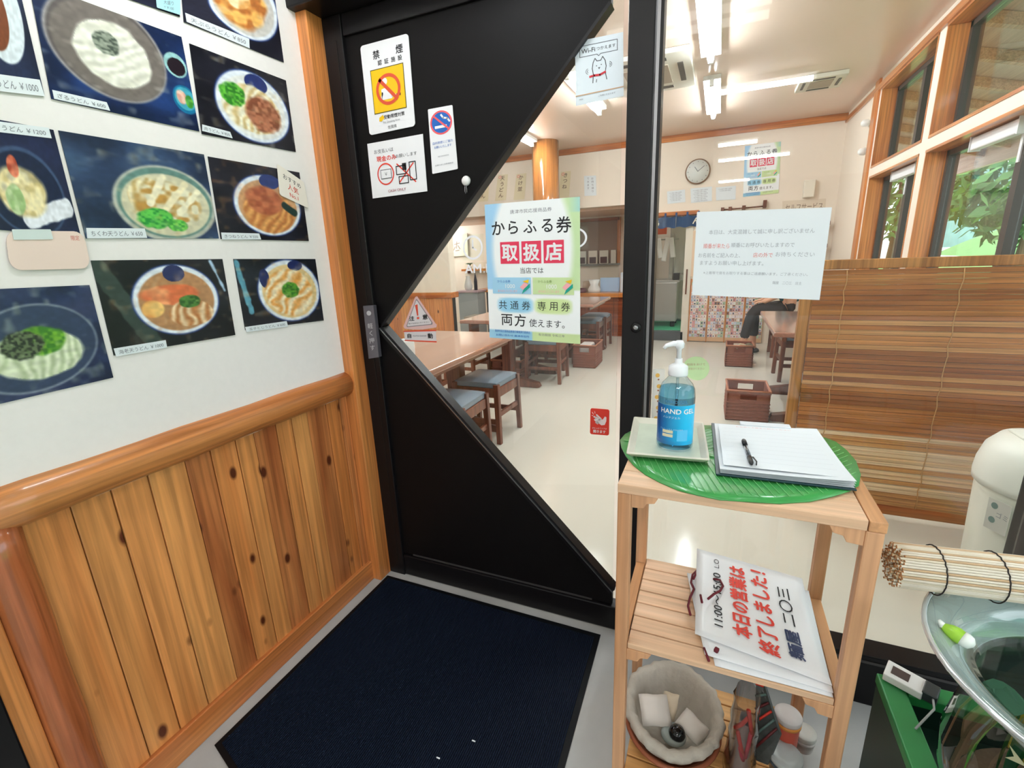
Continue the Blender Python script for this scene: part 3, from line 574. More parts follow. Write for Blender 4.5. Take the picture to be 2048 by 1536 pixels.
# ------------------------------------------------------------ stickers and posters on the glass (in front of the pane)
def gq(pts, off=.004): return [at(x, y, 1, YD+.012-off) for x, y in pts]
c = Card('wifi_sticker', gq([(1150, 84), (1246.5, 64), (1247.5, 192), (1152, 212)]), 100, 133, mat('pale_sticker', (216, 226, 232), .5), 'white wi-fi sticker with a drawn white dog on the glass door', 'sticker', thick=.0006)
LI = mat('thin_dark_ink', (70, 72, 76), .6)
c.line([(10, 12), (88, 12), (88, 34), (54, 34), (50, 38), (46, 34), (10, 34), (10, 12)], 1.2, LI); c.text('Wi-Fi', 28, 23, 13, LI, bold=.01); c.text('つかえます', 65, 23, 8, LI)
c.line([(37, 92), (38, 74), (36, 62), (38, 50), (42, 42), (46, 48), (54, 48), (58, 41), (63, 50), (65, 62), (63, 74), (66, 90)], 1.6, LI)
c.disc(45, 58, 1.1, LI); c.disc(55, 57, 1.1, LI); c.poly([(48, 62), (53, 62), (50.5, 66)], LI); c.line([(45, 86), (44, 92)], 1.3, LI)
c.line([(31, 78), (40, 77), (52, 78), (63, 74)], 4.5, mat('scarf_red', (196, 34, 48), .5))
for r in (3, 6): c.ring(28, 66, r, 1, LI, a0=100, a1=260); c.ring(71, 60, r, 1, LI, a0=-80, a1=80)
c.rect(0, 112, 100, 114, mat('tan_line', (200, 160, 120), .6)); c.text('ご利用いただけます', 66, 122, 4, GINK); c.text('FREE', 12, 122, 4, GINK); c.done()
# A3 poster
def poster_bg(U, V):
    img = np.ones(U.shape+(3,))*np.array((240., 243, 244))
    d = np.hypot((U-.5)*1.05, (V-.34)*.85); k = np.clip((d-.42)/.06, 0, 1)*(V < .62); left = np.clip((.62-U)/.25, 0, 1)
    edge = np.array((160., 204, 236))*left[..., None]+np.array((196., 222, 170))*(1-left[..., None])
    img = img*(1-k[..., None])+edge*k[..., None]
    k = np.clip((U-.88)*8, 0, 1)*(V < .1); img = mixc(img, k*.6, (140, 200, 226))
    for cx, c_ in ((.31, (150, 204, 232)), (.72, (204, 224, 160))):
        dd = ((U-cx)/.19)**4+((V-.735)/.055)**4; img = mixc(img, np.clip(1.6-dd, 0, 1), c_)
    b = (V > .925); img = np.where(b[..., None], np.where((U < .5)[..., None], np.array((150., 200, 226)), np.array((200., 220, 160))), img)
    return img
def ticket_poster(name, q, label, far=False, off=0):
    W_, H_ = 100, 140
    c = Card(name, q, W_, H_, PAPER, label, 'poster', thick=.0008, colfn=poster_bg, res=(60, 80))
    c.text('唐津市民応援商品券', 50, 9, 4.2, GINK, width=44)
    for ch, x, s_ in (('か', 14.5, 16), ('ら', 31, 15), ('ふ', 49, 15), ('る', 67, 15), ('券', 84, 16)): c.text(ch, x, 24, s_, INK, bold=.012)
    for k, ch in enumerate('取扱店'):
        x0 = 16+k*23.5; c.rect(x0, 38, x0+21, 60, CRIM); c.text(ch, x0+10.5, 49, 18, WHITE, bold=.03)
    c.text('当店では', 50, 67, 6.5, INK)
    c.rect(6, 74, 49, 91, SKY); c.rect(51, 74, 94, 91, LGRN)
    for x0, m_, m2 in ((6, SKY, BLUE), (51, LGRN, mat('olive_print', (120, 150, 70), .5))):
        c.text('からふる券', x0+13, 78, 3, m2); c.text('1000', x0+20, 83, 6, mat('pale_white_print', (238, 240, 240), .5)); c.text('ありがとうございます', x0+17, 88, 3, PINK, width=22)
        c.poly([(x0+31, 84), (x0+36, 79), (x0+40, 81), (x0+35, 87)], PINK, 'logo'); c.poly([(x0+34, 78), (x0+41, 76), (x0+40, 80)], YEL, 'logo'); c.poly([(x0+33, 91), (x0+42, 84), (x0+42, 80), (x0+35, 86)], TEAL, 'logo')
    for k, ch in enumerate('共通券'): c.text(ch, 17+k*13, 103, 10, INK)
    for k, ch in enumerate('専用券'): c.text(ch, 60+k*12.5, 103, 10, INK)
    c.text('両', 21, 119, 14, INK, bold=.01).text('方', 36, 119, 14, INK, bold=.01)
    c.text('使えます。', 65, 121, 9, INK, width=38)
    c.text('唐津市民応援商品券発行事業実行委員会', 27, 131.5, 3, BLUE, width=40); c.text('お問い合わせ 唐津市役所', 27, 136, 2.6, BLUE, width=38); c.text('有効期限 令和三年', 70, 133, 3, GINK, width=28)
    return c.done()
ticket_poster('ticket_poster', gq([(969.5, 409.5), (1160, 393.3), (1160.7, 688), (979.5, 675)]), 'white and pastel ticket poster with three red squares on the glass door')
ticket_poster('ticket_poster', [at(x, y, 1, YF-.004) for x, y in ((1490, 292), (1562, 283), (1557, 386), (1486, 394))], 'small distant ticket poster on the cream back wall right of the clock')
# notice sheet on the fixed pane
c = Card('notice_sheet', [at(x, y, 1, YD+.006-.004) for x, y in ((1394, 424), (1664, 414.5), (1639, 600), (1384, 590))], 297, 210, PAPER, 'white notice sheet with grey and red lines taped to the fixed glass', 'notice', thick=.0006)
LG = mat('faded_grey_ink', (166, 170, 176), .6); LR = mat('faded_red_ink', (232, 142, 136), .6)
c.text('本日は、大変混雑して誠に申し訳ございません', 150, 50, 12, LG, width=236)
c.text('順番が来たら', 52, 84, 13, LR, width=62); c.text('順番にお呼びいたしますので', 158, 82, 12, LG, width=142)
c.text('お名前をご記入の上、', 60, 107, 12, LG, width=100); c.text('店の外で', 162, 106, 12, LR, width=44); c.text('お待ちください', 232, 104, 12, LG, width=84)
c.text('ますようお願い申し上げます。', 90, 126, 12, LG, width=150)
c.text('※上着等で席をお取りする事はご遠慮願います。ご了承ください。', 145, 151, 8, LG, width=240); c.text('麺屋　二〇三　店主', 222, 172, 8, LG, width=64); c.done()
# red "push gently" hand sticker
c = Card('hand_sticker', gq([(1181, 816), (1219, 819), (1218, 871), (1180, 868)]), 60, 80, mat('sticker_red', (214, 52, 36), .45), 'red round-cornered sticker with a white hand low on the glass door', 'sticker', rad=6, thick=.0006)
PW = mat('sticker_white', (226, 214, 214), .5)
c.poly([(14, 26), (20, 24), (30, 30), (40, 32), (46, 22), (51, 24), (51, 36), (46, 48), (36, 50), (26, 44), (18, 36)], PW)
for a, b_ in (((26, 44), (14, 34)), ((30, 34), (12, 25)), ((34, 30), (20, 19)), ((24, 46), (18, 42))): c.line([a, b_], 4.5, PW)
c.line([(6, 12), (10, 18)], 1.5, PW).line([(14, 9), (15, 15)], 1.5, PW).line([(5, 22), (9, 23)], 1.5, PW)
c.text('手をふれてドアが', 30, 60, 6, PW, width=46); c.text('開きます', 30, 70, 10, PW, bold=.03); c.done()
# triangular caution decal with automatic door band
tq = gq([(800, 590), (874, 590), (876, 690), (804, 688)])
c = Card('automatic_door_decal', gq([(808, 662), (872, 660), (873, 685), (810, 682)]), 100, 38, mat('decal_grey', (206, 200, 202), .5), 'triangular caution decal over a red-striped automatic door band', 'sticker', thick=.0004)
DG = mat('decal_grey', (206, 200, 202), .5); RO = mat('decal_red', (206, 74, 52), .5)
c.rect(-2, -1, 101, 3.5, RO); c.rect(0, 33.5, 101, 38, RO); c.text('自', 16, 18, 17, INK, bold=.03); c.text('動', 82, 18, 17, INK, bold=.03); c.text('AUTO DOOR', 49, 18, 7, GINK)
def tri(s, yo): return [(50, -118+yo), (54, -117+yo), (94, -18-yo*.3), (90, -14-yo*.3), (10, -12-yo*.3), (4, -18-yo*.3), (46, -117+yo)]
c.poly([(44, -112), (50, -113), (100, -20), (104, -16), (102, -8), (60, -3), (30, -4), (4, -9), (0, -17)], mat('decal_pink', (206, 170, 168), .5)); c.poly([(46, -104), (49, -104), (92, -22), (90, -17), (12, -14), (10, -19)], mat('decal_dark', (130, 124, 128), .5), 'border'); c.poly([(46.5, -100), (48.5, -100), (88, -24), (86, -19.5), (15, -17), (13, -20)], DG, 'face')
c.poly([(42, -86), (50, -87), (50, -50), (46, -50)], RO, 'mark'); c.disc(48.5, -42, 4, RO, 'mark'); c.text('注', 29, -43, 17, INK, bold=.03, part='caution_lettering'); c.text('意', 70, -43, 17, INK, bold=.03, part='caution_lettering'); c.text('駆け込まないでください', 50, -26, 6, INK, width=64, part='caution_lettering'); c.done()
# opening hours decals (white vinyl) on the glass
VW = mat('white_vinyl', (236, 236, 240), .5)
def decal(name, q, w, h, label, fn):
    c = Card(name, q, w, h, GLASS, label, 'decal', thick=.0002); fn(c); return c.done()
def clockdec(c): c.ring(50, 50, 46, 8, VW, n=40); c.line([(50, 50), (50, 22)], 7, VW); c.line([(50, 50), (66, 60)], 6, VW)
decal('clock_decal', gq([(923, 470), (967, 467), (968, 521), (925, 522)]), 100, 100, 'faint white vinyl clock ring left of the ticket poster', clockdec)
decal('clock_decal', gq([(1125, 456), (1176, 452), (1177, 497), (1126, 500)]), 100, 100, 'white vinyl clock ring half hidden right of the ticket poster', clockdec)
decal('lettering_decal', gq([(929, 526), (1000, 522), (1001, 548), (930, 550)]), 100, 36, 'white vinyl letters AM on the glass left of the poster', lambda c: (c.text('AM', 24, 18, 36, VW, bold=.02, width=46), c.text(':11:00', 76, 18, 36, VW, bold=.02, width=44)))
# vertical strip of small fruit stickers beside the post
c = Card('sticker_strip', [at(x, y, 1, YD+.002) for x, y in ((1306, 738), (1330, 738), (1326, 850), (1302, 850))], 22, 110, mat('strip_white', (226, 222, 214), .5), 'white strip dotted with small orange marks behind the gel bottle', 'sticker', rad=3, thick=.0006)
for k in range(5):
    c.disc(9+(k % 2)*3, 12+k*21, 4, mat('gold_dot', (226, 178, 90), .5)); c.disc(11, 20+k*21, 1.6, mat('brown_dot', (150, 90, 60), .5))
c.done()
# ============================================================ RESTAURANT FURNITURE
STW = wood('stool_wood', (128, 72, 50), (92, 46, 32), 2, .35, coat=.3)
def stool_proto():
    t = thing('stool', (0, 0, 0), 'x', 'stool'); s = .165; g = MB()
    for a, b_ in ((-1, -1), (1, -1), (1, 1), (-1, 1)):
        MB().hexa([(a*(s+.01)-.017, b_*(s+.01)-.017, 0), (a*(s+.01)+.017, b_*(s+.01)-.017, 0), (a*(s+.01)+.017, b_*(s+.01)+.017, 0), (a*(s+.01)-.017, b_*(s+.01)+.017, 0)],
                  [(a*s-.019, b_*s-.019, .43), (a*s+.019, b_*s-.019, .43), (a*s+.019, b_*s+.019, .43), (a*s-.019, b_*s+.019, .43)], STW).build('leg', t, bevel=.004)
    for a in (-1, 1):
        MB().box((-s, a*s-.012, .335), (s, a*s+.012, .40), STW).build('apron', t, bevel=.004)
        MB().box((a*s-.012, -s, .335), (a*s+.012, s, .40), STW).build('apron', t, bevel=.004)
        MB().box((-s, a*s-.010, .14), (s, a*s+.010, .175), STW).build('stretcher', t, bevel=.003)
        MB().box((a*s-.010, -s, .19), (a*s+.010, s, .225), STW).build('stretcher', t, bevel=.003)
    g = MB(); n = 10; V = []; Fc = []; w = .168
    for j in range(n+1):
        for i in range(n+1):
            x = -w+2*w*i/n; y = -w+2*w*j/n; e = max(abs(x), abs(y))/w; z = .438+.018*(1-e**6)+.006*math.cos(x*9)*math.cos(y*9); V.append((x, y, z))
    Fc = [(j*(n+1)+i, j*(n+1)+i+1, (j+1)*(n+1)+i+1, (j+1)*(n+1)+i) for j in range(n) for i in range(n)]
    g.add(V, Fc, CUSH, True); g.box((-w, -w, .400), (w, w, .439), CUSH); g.build('cushion', t, bevel=.006)
    return t
sp = stool_proto(); first = [1]
def stool(x, y, rz, label):
    o = sp if first[0] else copy_tree(sp); first[0] = 0
    o.location = (x, y, 0); o.rotation_euler.z = rz; o['label'] = label; o['group'] = 'stools around the wooden tables'; return o
stool(-1.49, 2.43, .02, 'stool with blue-grey seat nearest the black door panel')
stool(-1.50, 2.97, -.03, 'second stool from the door panel, blue-grey seat at the near table')
stool(-1.58, 4.56, .06, 'stool standing under the lower right corner of the ticket poster')
stool(-1.69, 5.14, -.05, 'stool behind the one under the poster, beside the brown basket')
stool(-1.52, 6.03, .04, 'nearer of the two pale-seated stools in front of the counter')
stool(-1.52, 6.50, .0, 'farther of the two pale-seated stools in front of the counter')
stool(-2.34, 3.52, .08, 'stool on the far side of the near table, left of the trestle foot')
stool(-2.42, 4.36, -.04, 'stool on the far side of the second table, mostly hidden')
stool(.78, 5.20, .05, 'stool behind the table leg left of the bamboo screen')
stool(.72, 3.42, .0, 'stool at the bamboo screen side of the right-hand table')
TT = wood('table_top', (168, 122, 104), (150, 100, 80), 1, .14, coat=.5, dens=8, dark=.12)
def trestle_table(x0, x1, y0, y1, label, legs, hz=.70):
    t = thing('table', ((x0+x1)/2, (y0+y1)/2, 0), label, 'table', 'wooden tables'); xc = (x0+x1)/2
    MB().box((x0, y0, hz-.035), (x1, y1, hz), TT).build('tabletop', t, bevel=.008)
    for yl in legs:
        l_ = MB(); l_.box((xc-.06, yl-.04, .06), (xc+.06, yl+.04, hz-.10), DARKW).build('leg', t, bevel=.006)
        f = MB(); w = (x1-x0)/2-.04
        f.prism([(-w, .01), (-w+.02, .05), (-.08, .10), (.08, .10), (w-.02, .05), (w, .01), (w-.03, 0), (-w+.03, 0)], lambda a, b, h: Vector((xc+a, yl+h, b)), -.035, .035, DARKW); f.build('foot', t, bevel=.004)
        MB().prism([(-w*.8, .0), (w*.8, .0), (w*.8, -.03), (.1, -.065), (-.1, -.065), (-w*.8, -.03)], lambda a, b, h: Vector((xc+a, yl+h, hz-.035+b)), -.03, .03, DARKW).build('top_bearer', t)
    MB().box((xc-.015, legs[0], .26), (xc+.015, legs[1], .34), DARKW).build('stretcher', t, bevel=.004)
    MB().box((x0+.06, y0+.08, hz-.075), (x0+.085, y1-.08, hz-.035), DARKY).box((x1-.085, y0+.08, hz-.075), (x1-.06, y1-.08, hz-.035), DARKY).build('rail', t)
    return t
trestle_table(-2.18, -1.385, 1.72, 3.34, 'near wooden trestle table behind the black door panel', (2.05, 3.02))
trestle_table(-2.25, -1.50, 3.95, 5.2, 'second wooden table half hidden behind the ticket poster', (4.24, 4.80))
trestle_table(-2.35, -1.28, 5.34, 6.32, 'distant wooden table in front of the counter right of the poster', (5.66, 6.265))
t = trestle_table(.385, 1.20, 3.63, 4.85, 'wooden table beside the seated person, left of the bamboo screen', (3.84, 4.6))
t['group'] = 'wooden tables'
# things on the near table: menu stand
ms = thing('menu_stand', (-1.62, 2.16, .70), 'white plastic stand holding brown menus at the near table edge', 'menu stand')
MB().box((-1.665, 2.10, .70), (-1.575, 2.26, .725), mat('white_plastic', (230, 228, 226), .3)).build('stand_base', ms, bevel=.006)
MB().box((-1.66, 2.12, .72), (-1.64, 2.24, .84), mat('white_plastic', (230, 228, 226), .3)).build('stand_side', ms, bevel=.006); MB().box((-1.60, 2.12, .72), (-1.58, 2.24, .84), mat('white_plastic', (230, 228, 226), .3)).build('stand_side', ms, bevel=.006)
MB().box((-1.638, 2.13, .726), (-1.602, 2.23, .83), REDW).build('menu_card', ms, bevel=.002)
# counter, cabinet, low bench and things on it
ct = thing('counter', (-1.5, 7.7, 0), 'reddish-brown counter with an orange wooden top beside the centre post', 'counter')
MB().box((-2.15, 7.25, .60), (-1.19, 7.75, .665), wood('orange_counter', (226, 146, 70), (200, 118, 52), 0, .3, coat=.3)).build('counter_top', ct, bevel=.006)
for k in range(4): MB().box((-2.09+k*.22, 7.30, 0), (-2.09+k*.22+.215, 7.34, .60), REDW).build('front_panel', ct, bevel=.004)
MB().box((-1.215, 7.34, 0), (-1.20, 7.74, .60), REDW).build('side_panel', ct)
ct2 = thing('counter', (-3.5, 7.3, 0), 'orange-topped shelf counter behind the partition, left of the ticket poster', 'counter')
MB().box((-3.75, 7.2, .70), (-2.5, 7.7, .745), MATS['orange_counter']).build('counter_top', ct2, bevel=.006)
for z in (.02, .26, .48): MB().box((-3.55, 7.25, z), (-2.5, 7.68, z+.025), REDW).build('shelf', ct2)
MB().box((-3.57, 7.25, 0), (-3.53, 7.7, .70), mat('dark_edge', (50, 60, 64), .5)).build('side_panel', ct2); MB().box((-3.5, 7.66, .02), (-2.5, 7.7, .70), REDW).build('back_panel', ct2)
for k in range(3):
    B((-3.45+k*.3, 7.3, .505), (-3.22+k*.3, 7.6, .535), mat('white_tray', (226, 230, 234), .4), 'serving_tray', label='white tray number %s on the middle shelf of the left counter' % ('one, nearest the grey cabinet', 'two, in the centre', 'three, beside the poster')[k], cat='tray', bevel=.004)
tag(B((-3.46, 7.22, .045), (-2.6, 7.6, .13), mat('white_tray', (226, 230, 234), .4), 'storage_box', bevel=.01), 'long white box on the lowest shelf of the left counter', 'box')
gc = thing('cabinet', (-3.72, 7.1, 0), 'plain grey cabinet end standing left of the orange-topped counter', 'cabinet')
MB().box((-3.92, 6.9, 0), (-3.56, 7.18, .72), mat('cabinet_grey', (168, 172, 170), .4)).build('body', gc, bevel=.006); MB().box((-3.94, 6.88, .72), (-3.54, 7.2, .75), mat('mauve_top', (196, 170, 176), .4)).build('cabinet_top', gc, bevel=.005)
lb = thing('bench', (-3.1, 6.4, 0), 'low grey-topped bench in front of the left counter', 'bench')
MB().box((-3.45, 6.2, .385), (-2.55, 6.55, .42), mat('bench_top', (160, 148, 128), .4)).build('bench_top', lb, bevel=.005)
for x in (-3.38, -2.62): MB().box((x-.02, 6.24, 0), (x+.02, 6.5, .385), DARKW).build('leg', lb)
# items on the counters
def vessel(x, y, z, prof, m, name, label, cat, group='odds and ends on the counters'):
    g = MB(); g.lathe(prof, (x, y, z), m, 20); return g.build(name, label=label, cat=cat, group=group)
CW = mat('china_white', (232, 230, 226), .3); DKB = mat('dark_brown_things', (84, 52, 44), .5)
vessel(-3.78, 7.02, .75, [(.05, 0), (.07, .06), (.05, .15), (.03, .2), (.035, .23)], CW, 'vase', 'white vase on the grey cabinet end', 'vase')
vessel(-3.66, 7.05, .75, [(.03, 0), (.028, .15), (.008, .26), (.012, .31)], mat('dark_metal', (70, 68, 74), .3), 'bottle', 'slim dark bottle beside the white vase', 'bottle')
for k in range(4): vessel(-3.46+k*.085, 7.4, .745, [(.03, 0), (.04, .03), (.042, .07+.02*(k % 2))], DKB, 'cup', ['dark cup nearest the grey cabinet', 'second dark cup on the left counter', 'third dark cup on the left counter', 'dark cup nearest the white box on the left counter'][k], 'cup')
tag(B((-3.08, 7.3, .745), (-2.86, 7.5, .95), CW, 'box', bevel=.006), 'tall white box on the left counter beside the poster', 'box')
vessel(-2.97, 7.4, .951, [(.05, 0), (.11, .02), (.12, .05), (.06, .07)], DKB, 'basket', 'dark shallow basket on top of the tall white box', 'basket')
vessel(-1.98, 7.42, .665, [(.08, 0), (.10, .03), (.06, .07)], mat('plum_bowl', (110, 50, 62), .4), 'bowl', 'dark plum bowl on the counter right of the poster', 'bowl')
vessel(-1.90, 7.63, .665, [(.08, 0), (.11, .06), (.10, .16)], mat('tan_jar', (190, 164, 140), .5), 'jar', 'tan jar behind the plum bowl on the counter', 'jar')
vessel(-1.76, 7.40, .665, [(.09, 0), (.10, .05), (.06, .12), (.09, .2)], mat('white_plastic', (230, 228, 226), .3), 'bag', 'crumpled white plastic bag on the orange counter top', 'bag')
tag(B((-1.70, 7.55, .665), (-1.40, 7.60, .88), mat('pale_blue_board', (176, 204, 236), .5), 'notice_board', bevel=.003), 'pale blue board standing on the orange counter top', 'board')
tag(B((-1.36, 7.42, .665), (-1.20, 7.55, .96), mat('white_blue_box', (220, 230, 234), .4), 'tissue_box', bevel=.006), 'white box with a teal spot at the counter end by the post', 'box')
# cups and frames along the kitchen hatch
names = [('white_frame', 'frame')]
for k, (x, w, h_, cc) in enumerate(((-2.30, .10, .20, (206, 204, 198)), (-2.17, .12, .22, (214, 210, 200)), (-1.99, .15, .22, (226, 214, 200)), (-1.80, .15, .22, (232, 226, 214)), (-1.64, .08, .22, (222, 216, 206)))):
    g = B((x-w/2, 8.24, 1.08), (x+w/2, 8.28, 1.08+h_), mat('card_%d' % k, cc, .5), 'display_card', label=['leftmost pale card on the hatch ledge', 'second pale card on the hatch ledge', 'middle card with a dark picture on the hatch ledge', 'fourth card with a dark rounded picture on the hatch ledge', 'card at the right end of the hatch ledge'][k], cat='card', group='cards on the hatch ledge', bevel=.003)
    if k in (1, 2, 3): MB().box((x-w*.38, 8.233, 1.09), (x+w*.38, 8.24, 1.08+h_*.52), mat('dark_plum', (76, 42, 50), .4)).build('picture', g)
# hatch wall paper, calligraphy frame, shelf with plant
cf = Card('calligraphy_frame', [at(x, y, 1, 8.378) for x, y in ((896, 470), (935, 467), (937, 511), (897, 514))], 100, 110, mat('cream_paper', (224, 218, 198), .6), 'cream calligraphy scroll on the wall beyond the partition', 'picture', thick=.02)
for a, b_ in (((34, 50), (60, 44)), ((47, 36), (44, 70)), ((38, 62), (30, 78)), ((52, 56), (62, 74)), ((40, 82), (58, 80))): cf.line([a, b_], 4, mat('sepia_ink', (120, 96, 80), .6))
cf.done()
ws = thing('wall_shelf', (-4.0, 8.3, 1.1), 'narrow orange wall shelf below the calligraphy scroll', 'shelf')
MB().box((-4.55, 8.20, 1.02), (-3.6, 8.40, 1.06), MATS['orange_counter']).build('board', ws, bevel=.003)
MB().box((-4.5, 8.36, .97), (-4.46, 8.40, 1.02), REDW).box((-3.7, 8.36, .97), (-3.66, 8.40, 1.02), REDW).build('bracket', ws)
g = MB(); g.lathe([(.03, 0), (.045, .05)], (-4.42, 8.3, 1.06), CW, 16)
for k in range(14):
    a = k*2.4; g.tube([(-4.42, 8.3, 1.1), (-4.42+.03*math.cos(a), 8.3+.03*math.sin(a), 1.16), (-4.42+.07*math.cos(a), 8.3+.07*math.sin(a), 1.15+.01*(k % 3))], [.006, .012, .002], mat('leaf_dull', (84, 112, 76), .5), 5)
g.build('potted_plant', label='tiny potted plant at the left end of the orange wall shelf', cat='plant')
# clock
ck = at(1395.5, 343, 1, YF-.03); t = thing('wall_clock', ck+Vector((0, .03, 0)), 'round white wall clock with a thin brown rim on the back wall', 'clock')
MB().lathe([(.150, 0), (.155, .02), (.150, .035), (.138, .036)], ck+Vector((0, .03, 0)), mat('clock_rim', (126, 96, 72), .4), 48, axis=Vector((0, -1, 0))).build('rim', t)
MB().lathe([(.139, .03), (.139, .037)], ck+Vector((0, .03, 0)), mat('clock_face', (226, 228, 224), .5), 48, axis=Vector((0, -1, 0))).build('dial', t)
g = MB()
for k in range(12): a = k*math.pi/6; p = ck+Vector((.118*math.sin(a), -.0085, .118*math.cos(a))); g.box(p-Vector((.004, .001, .004)), p+Vector((.004, .001, .004)), GINK)
g.build('hour_marks', t)
for a, L_ in ((-.6, .07), (.9, .10)): MB().tube([ck+Vector((0, -.011, 0)), ck+Vector((L_*math.sin(a), -.011, L_*math.cos(a)))], .003, GINK, 6).build('clock_hand', t)
# sheets on the back wall
for i, (q, lb_, nl) in enumerate((([(1334, 383), (1370, 379), (1371, 404), (1335, 408)], 'leftmost of three white sheets under the wall clock', 6), ([(1381, 377), (1424, 373), (1424, 402), (1382, 406)], 'middle of three white sheets under the wall clock', 7), ([(1432, 375), (1472, 371), (1471, 399), (1432, 401)], 'rightmost of three white sheets under the wall clock', 2))):
    c = Card('wall_sheet', [at(x, y, 1, YF-.003) for x, y in q], 100, 70, PAPER, lb_, 'notice', thick=.002, group='white sheets under the clock')
    for k in range(nl): c.text('うどん定食のご案内 七百円也', 46, 12+k*8.5, 6, GINK, width=70-(k*13 % 24))
    c.done()
c = Card('wall_sheet', [at(x, y, 1, YF-.003) for x, y in ((1168, 352), (1192, 351), (1193, 391), (1169, 392))], 60, 100, PAPER, 'small white sheet on the back wall between the pillar and the post', 'notice', thick=.002)
for k, t_ in enumerate(('お持ち帰り', 'できます')):
    for j, ch in enumerate(t_): c.text(ch, 42-k*22, 14+j*16, 13, GINK)
c.done()
for i, x in enumerate((972, 1008, 1045, 1134)):
    c = Card('menu_slip', [at(xx, yy, 1, YF-.003) for xx, yy in ((x-12, 352-(x-972)*.05), (x+8, 350-(x-972)*.05), (x+4, 402-(x-972)*.05), (x-18, 404-(x-972)*.05))], 26, 64, mat('cream_slip', (226, 212, 178), .6), ['handwritten menu slip nearest the black door panel', 'second handwritten menu slip from the black panel', 'handwritten menu slip nearest the log pillar, left side', 'handwritten menu slip just right of the log pillar'][i], 'notice', thick=.002, group='handwritten menu slips on the back wall')
    for j, ch in enumerate(('肉うどん', '天うどん', 'かけ並', 'きつね')[i]): c.text(ch, 13, 9+j*14, 12, mat('sepia_ink', (120, 96, 80), .6), bold=.02)
    c.text('○', 6, 6, 9, LR, bold=.05); c.done()
# sensor box, coat rail, handwritten sign, wooden pegs near the right corner
p = at(1617, 378, 1, YF); t = B((p.x-.06, YF-.07, p.z-.10), (p.x+.06, YF, p.z+.10), mat('ivory_box', (230, 222, 206), .4), 'wall_sensor', label='small ivory box high on the back wall near the right corner', cat='sensor', bevel=.01)
p0 = at(1445, 420, 1, YF-.05); p1 = at(1532, 412, 1, YF-.05); t = thing('coat_rail', p0, 'dark slim rail with brackets just above the notice sheet', 'rail')
MB().tube([p0, p1], .009, DARKW).build('rail', t)
for u in (0, .18, .5, .97): q = p0.lerp(p1, u); MB().box((q.x-.02, YF-.07, q.z-.02), (q.x+.02, YF, q.z+.03+.04*(u > .9)), DARKW).build('bracket', t)
c = Card('handwritten_sign', [at(x, y, 1, YF-.003) for x, y in ((1565, 402), (1652, 397), (1650, 432), (1564, 436))], 150, 60, mat('pale_sign', (222, 206, 186), .6), 'pale handwritten sign peeking above the notice sheet at the right', 'sign', thick=.002)
c.text('セルフサービス', 76, 24, 26, mat('sepia_ink', (120, 96, 80), .6), width=130); c.done()
t = thing('coat_stand', (1.12, 6.9, 0), 'slim wooden post with pegs in the right corner behind the notice sheet', 'coat stand')
MB().box((1.09, 6.98, 0), (1.13, 7.02, 1.55), AMB).build('pole', t, bevel=.004)
for z in (1.48, 1.22): MB().box((1.02, 6.93, z), (1.20, 7.0, z+.045), REDW).build('peg', t, bevel=.004)
# noren curtain
nz1, nz0 = 1.70, 1.555; nor = thing('noren', (-.6, YF-.05, nz1), 'short navy noren curtain with pale lettering over the kitchen door', 'curtain')
def noren(x0, x1):
    V = []; n_ = 16
    for i in range(n_+1):
        u = i/n_; x = x0+(x1-x0)*u; yy = YF-.05+.012*math.sin(u*9)
        V += [(x, yy, nz1-.012*math.sin(u*math.pi*2)**2), (x, yy+.004, nz0+.008*math.sin(u*12))]
    return MB().add(V, [(2*i, 2*i+1, 2*i+3, 2*i+2) for i in range(n_)], mat('navy_cloth', (44, 74, 118), .8), True)
for k in range(2): noren(-.86+k*.30, -.565+k*.30).build('cloth_panel', nor, fix=False)
MB().tube([(-.90, YF-.05, nz1+.005), (-.26, YF-.05, nz1+.005)], .009, DARKW).build('rod', nor)
for k in range(5): x = -.84+k*.14; MB().box((x-.012, YF-.062, nz1-.01), (x+.012, YF-.038, nz1+.045), mat('navy_cloth', (44, 74, 118), .8)).build('loop', nor)
c = Card('lettering_patch', [Vector(p) for p in ((-.86, YF-.068, nz1-.01), (-.265, YF-.068, nz1-.01), (-.265, YF-.068, nz0+.01), (-.86, YF-.068, nz0+.01))], 60, 13.5, GLASS, parent=nor, thick=.0002)
c.text('う', 5, 8, 10, mat('cream_dye', (226, 218, 200), .7), bold=.03); c.text('ん', 56, 7, 10, mat('cream_dye', (226, 218, 200), .7), bold=.03); c.done()
# kitchen: steel trolley, tall fridge, stand with cloths
STL = mat('steel', (168, 164, 158), .32, metal=.55)
t = thing('steel_cart', (-.72, 7.75, .14), 'stainless steel kitchen counter on dark castors beyond the noren', 'cart')
MB().box((-.98, 7.45, .22), (-.53, 7.95, .80), STL).build('body', t, bevel=.01); MB().box((-.98, 7.45, .80), (-.50, 7.97, .83), STL).build('worktop', t, bevel=.004)
for x, y in ((-.92, 7.5), (-.58, 7.5), (-.92, 7.9), (-.58, 7.9)): MB().lathe([(.03, 0), (.035, .04), (.03, .08)], (x, y, .14), BLACK, 12).build('castor', t)
t = thing('refrigerator', (-.42, 8.2, .14), 'tall pale grey refrigerator at the back of the kitchen', 'refrigerator')
MB().box((-.72, 8.1, .16), (-.28, 8.48, 1.66), mat('fridge_grey', (192, 190, 182), .35)).build('body', t, bevel=.01)
for z0, z1 in ((.18, .88), (.90, 1.64)): MB().box((-.71, 8.075, z0), (-.29, 8.1, z1), mat('fridge_grey', (192, 190, 182), .35)).build('door', t, bevel=.006)
MB().box((-.40, 8.05, .5), (-.385, 8.075, .8), BLACK).build('handle', t)
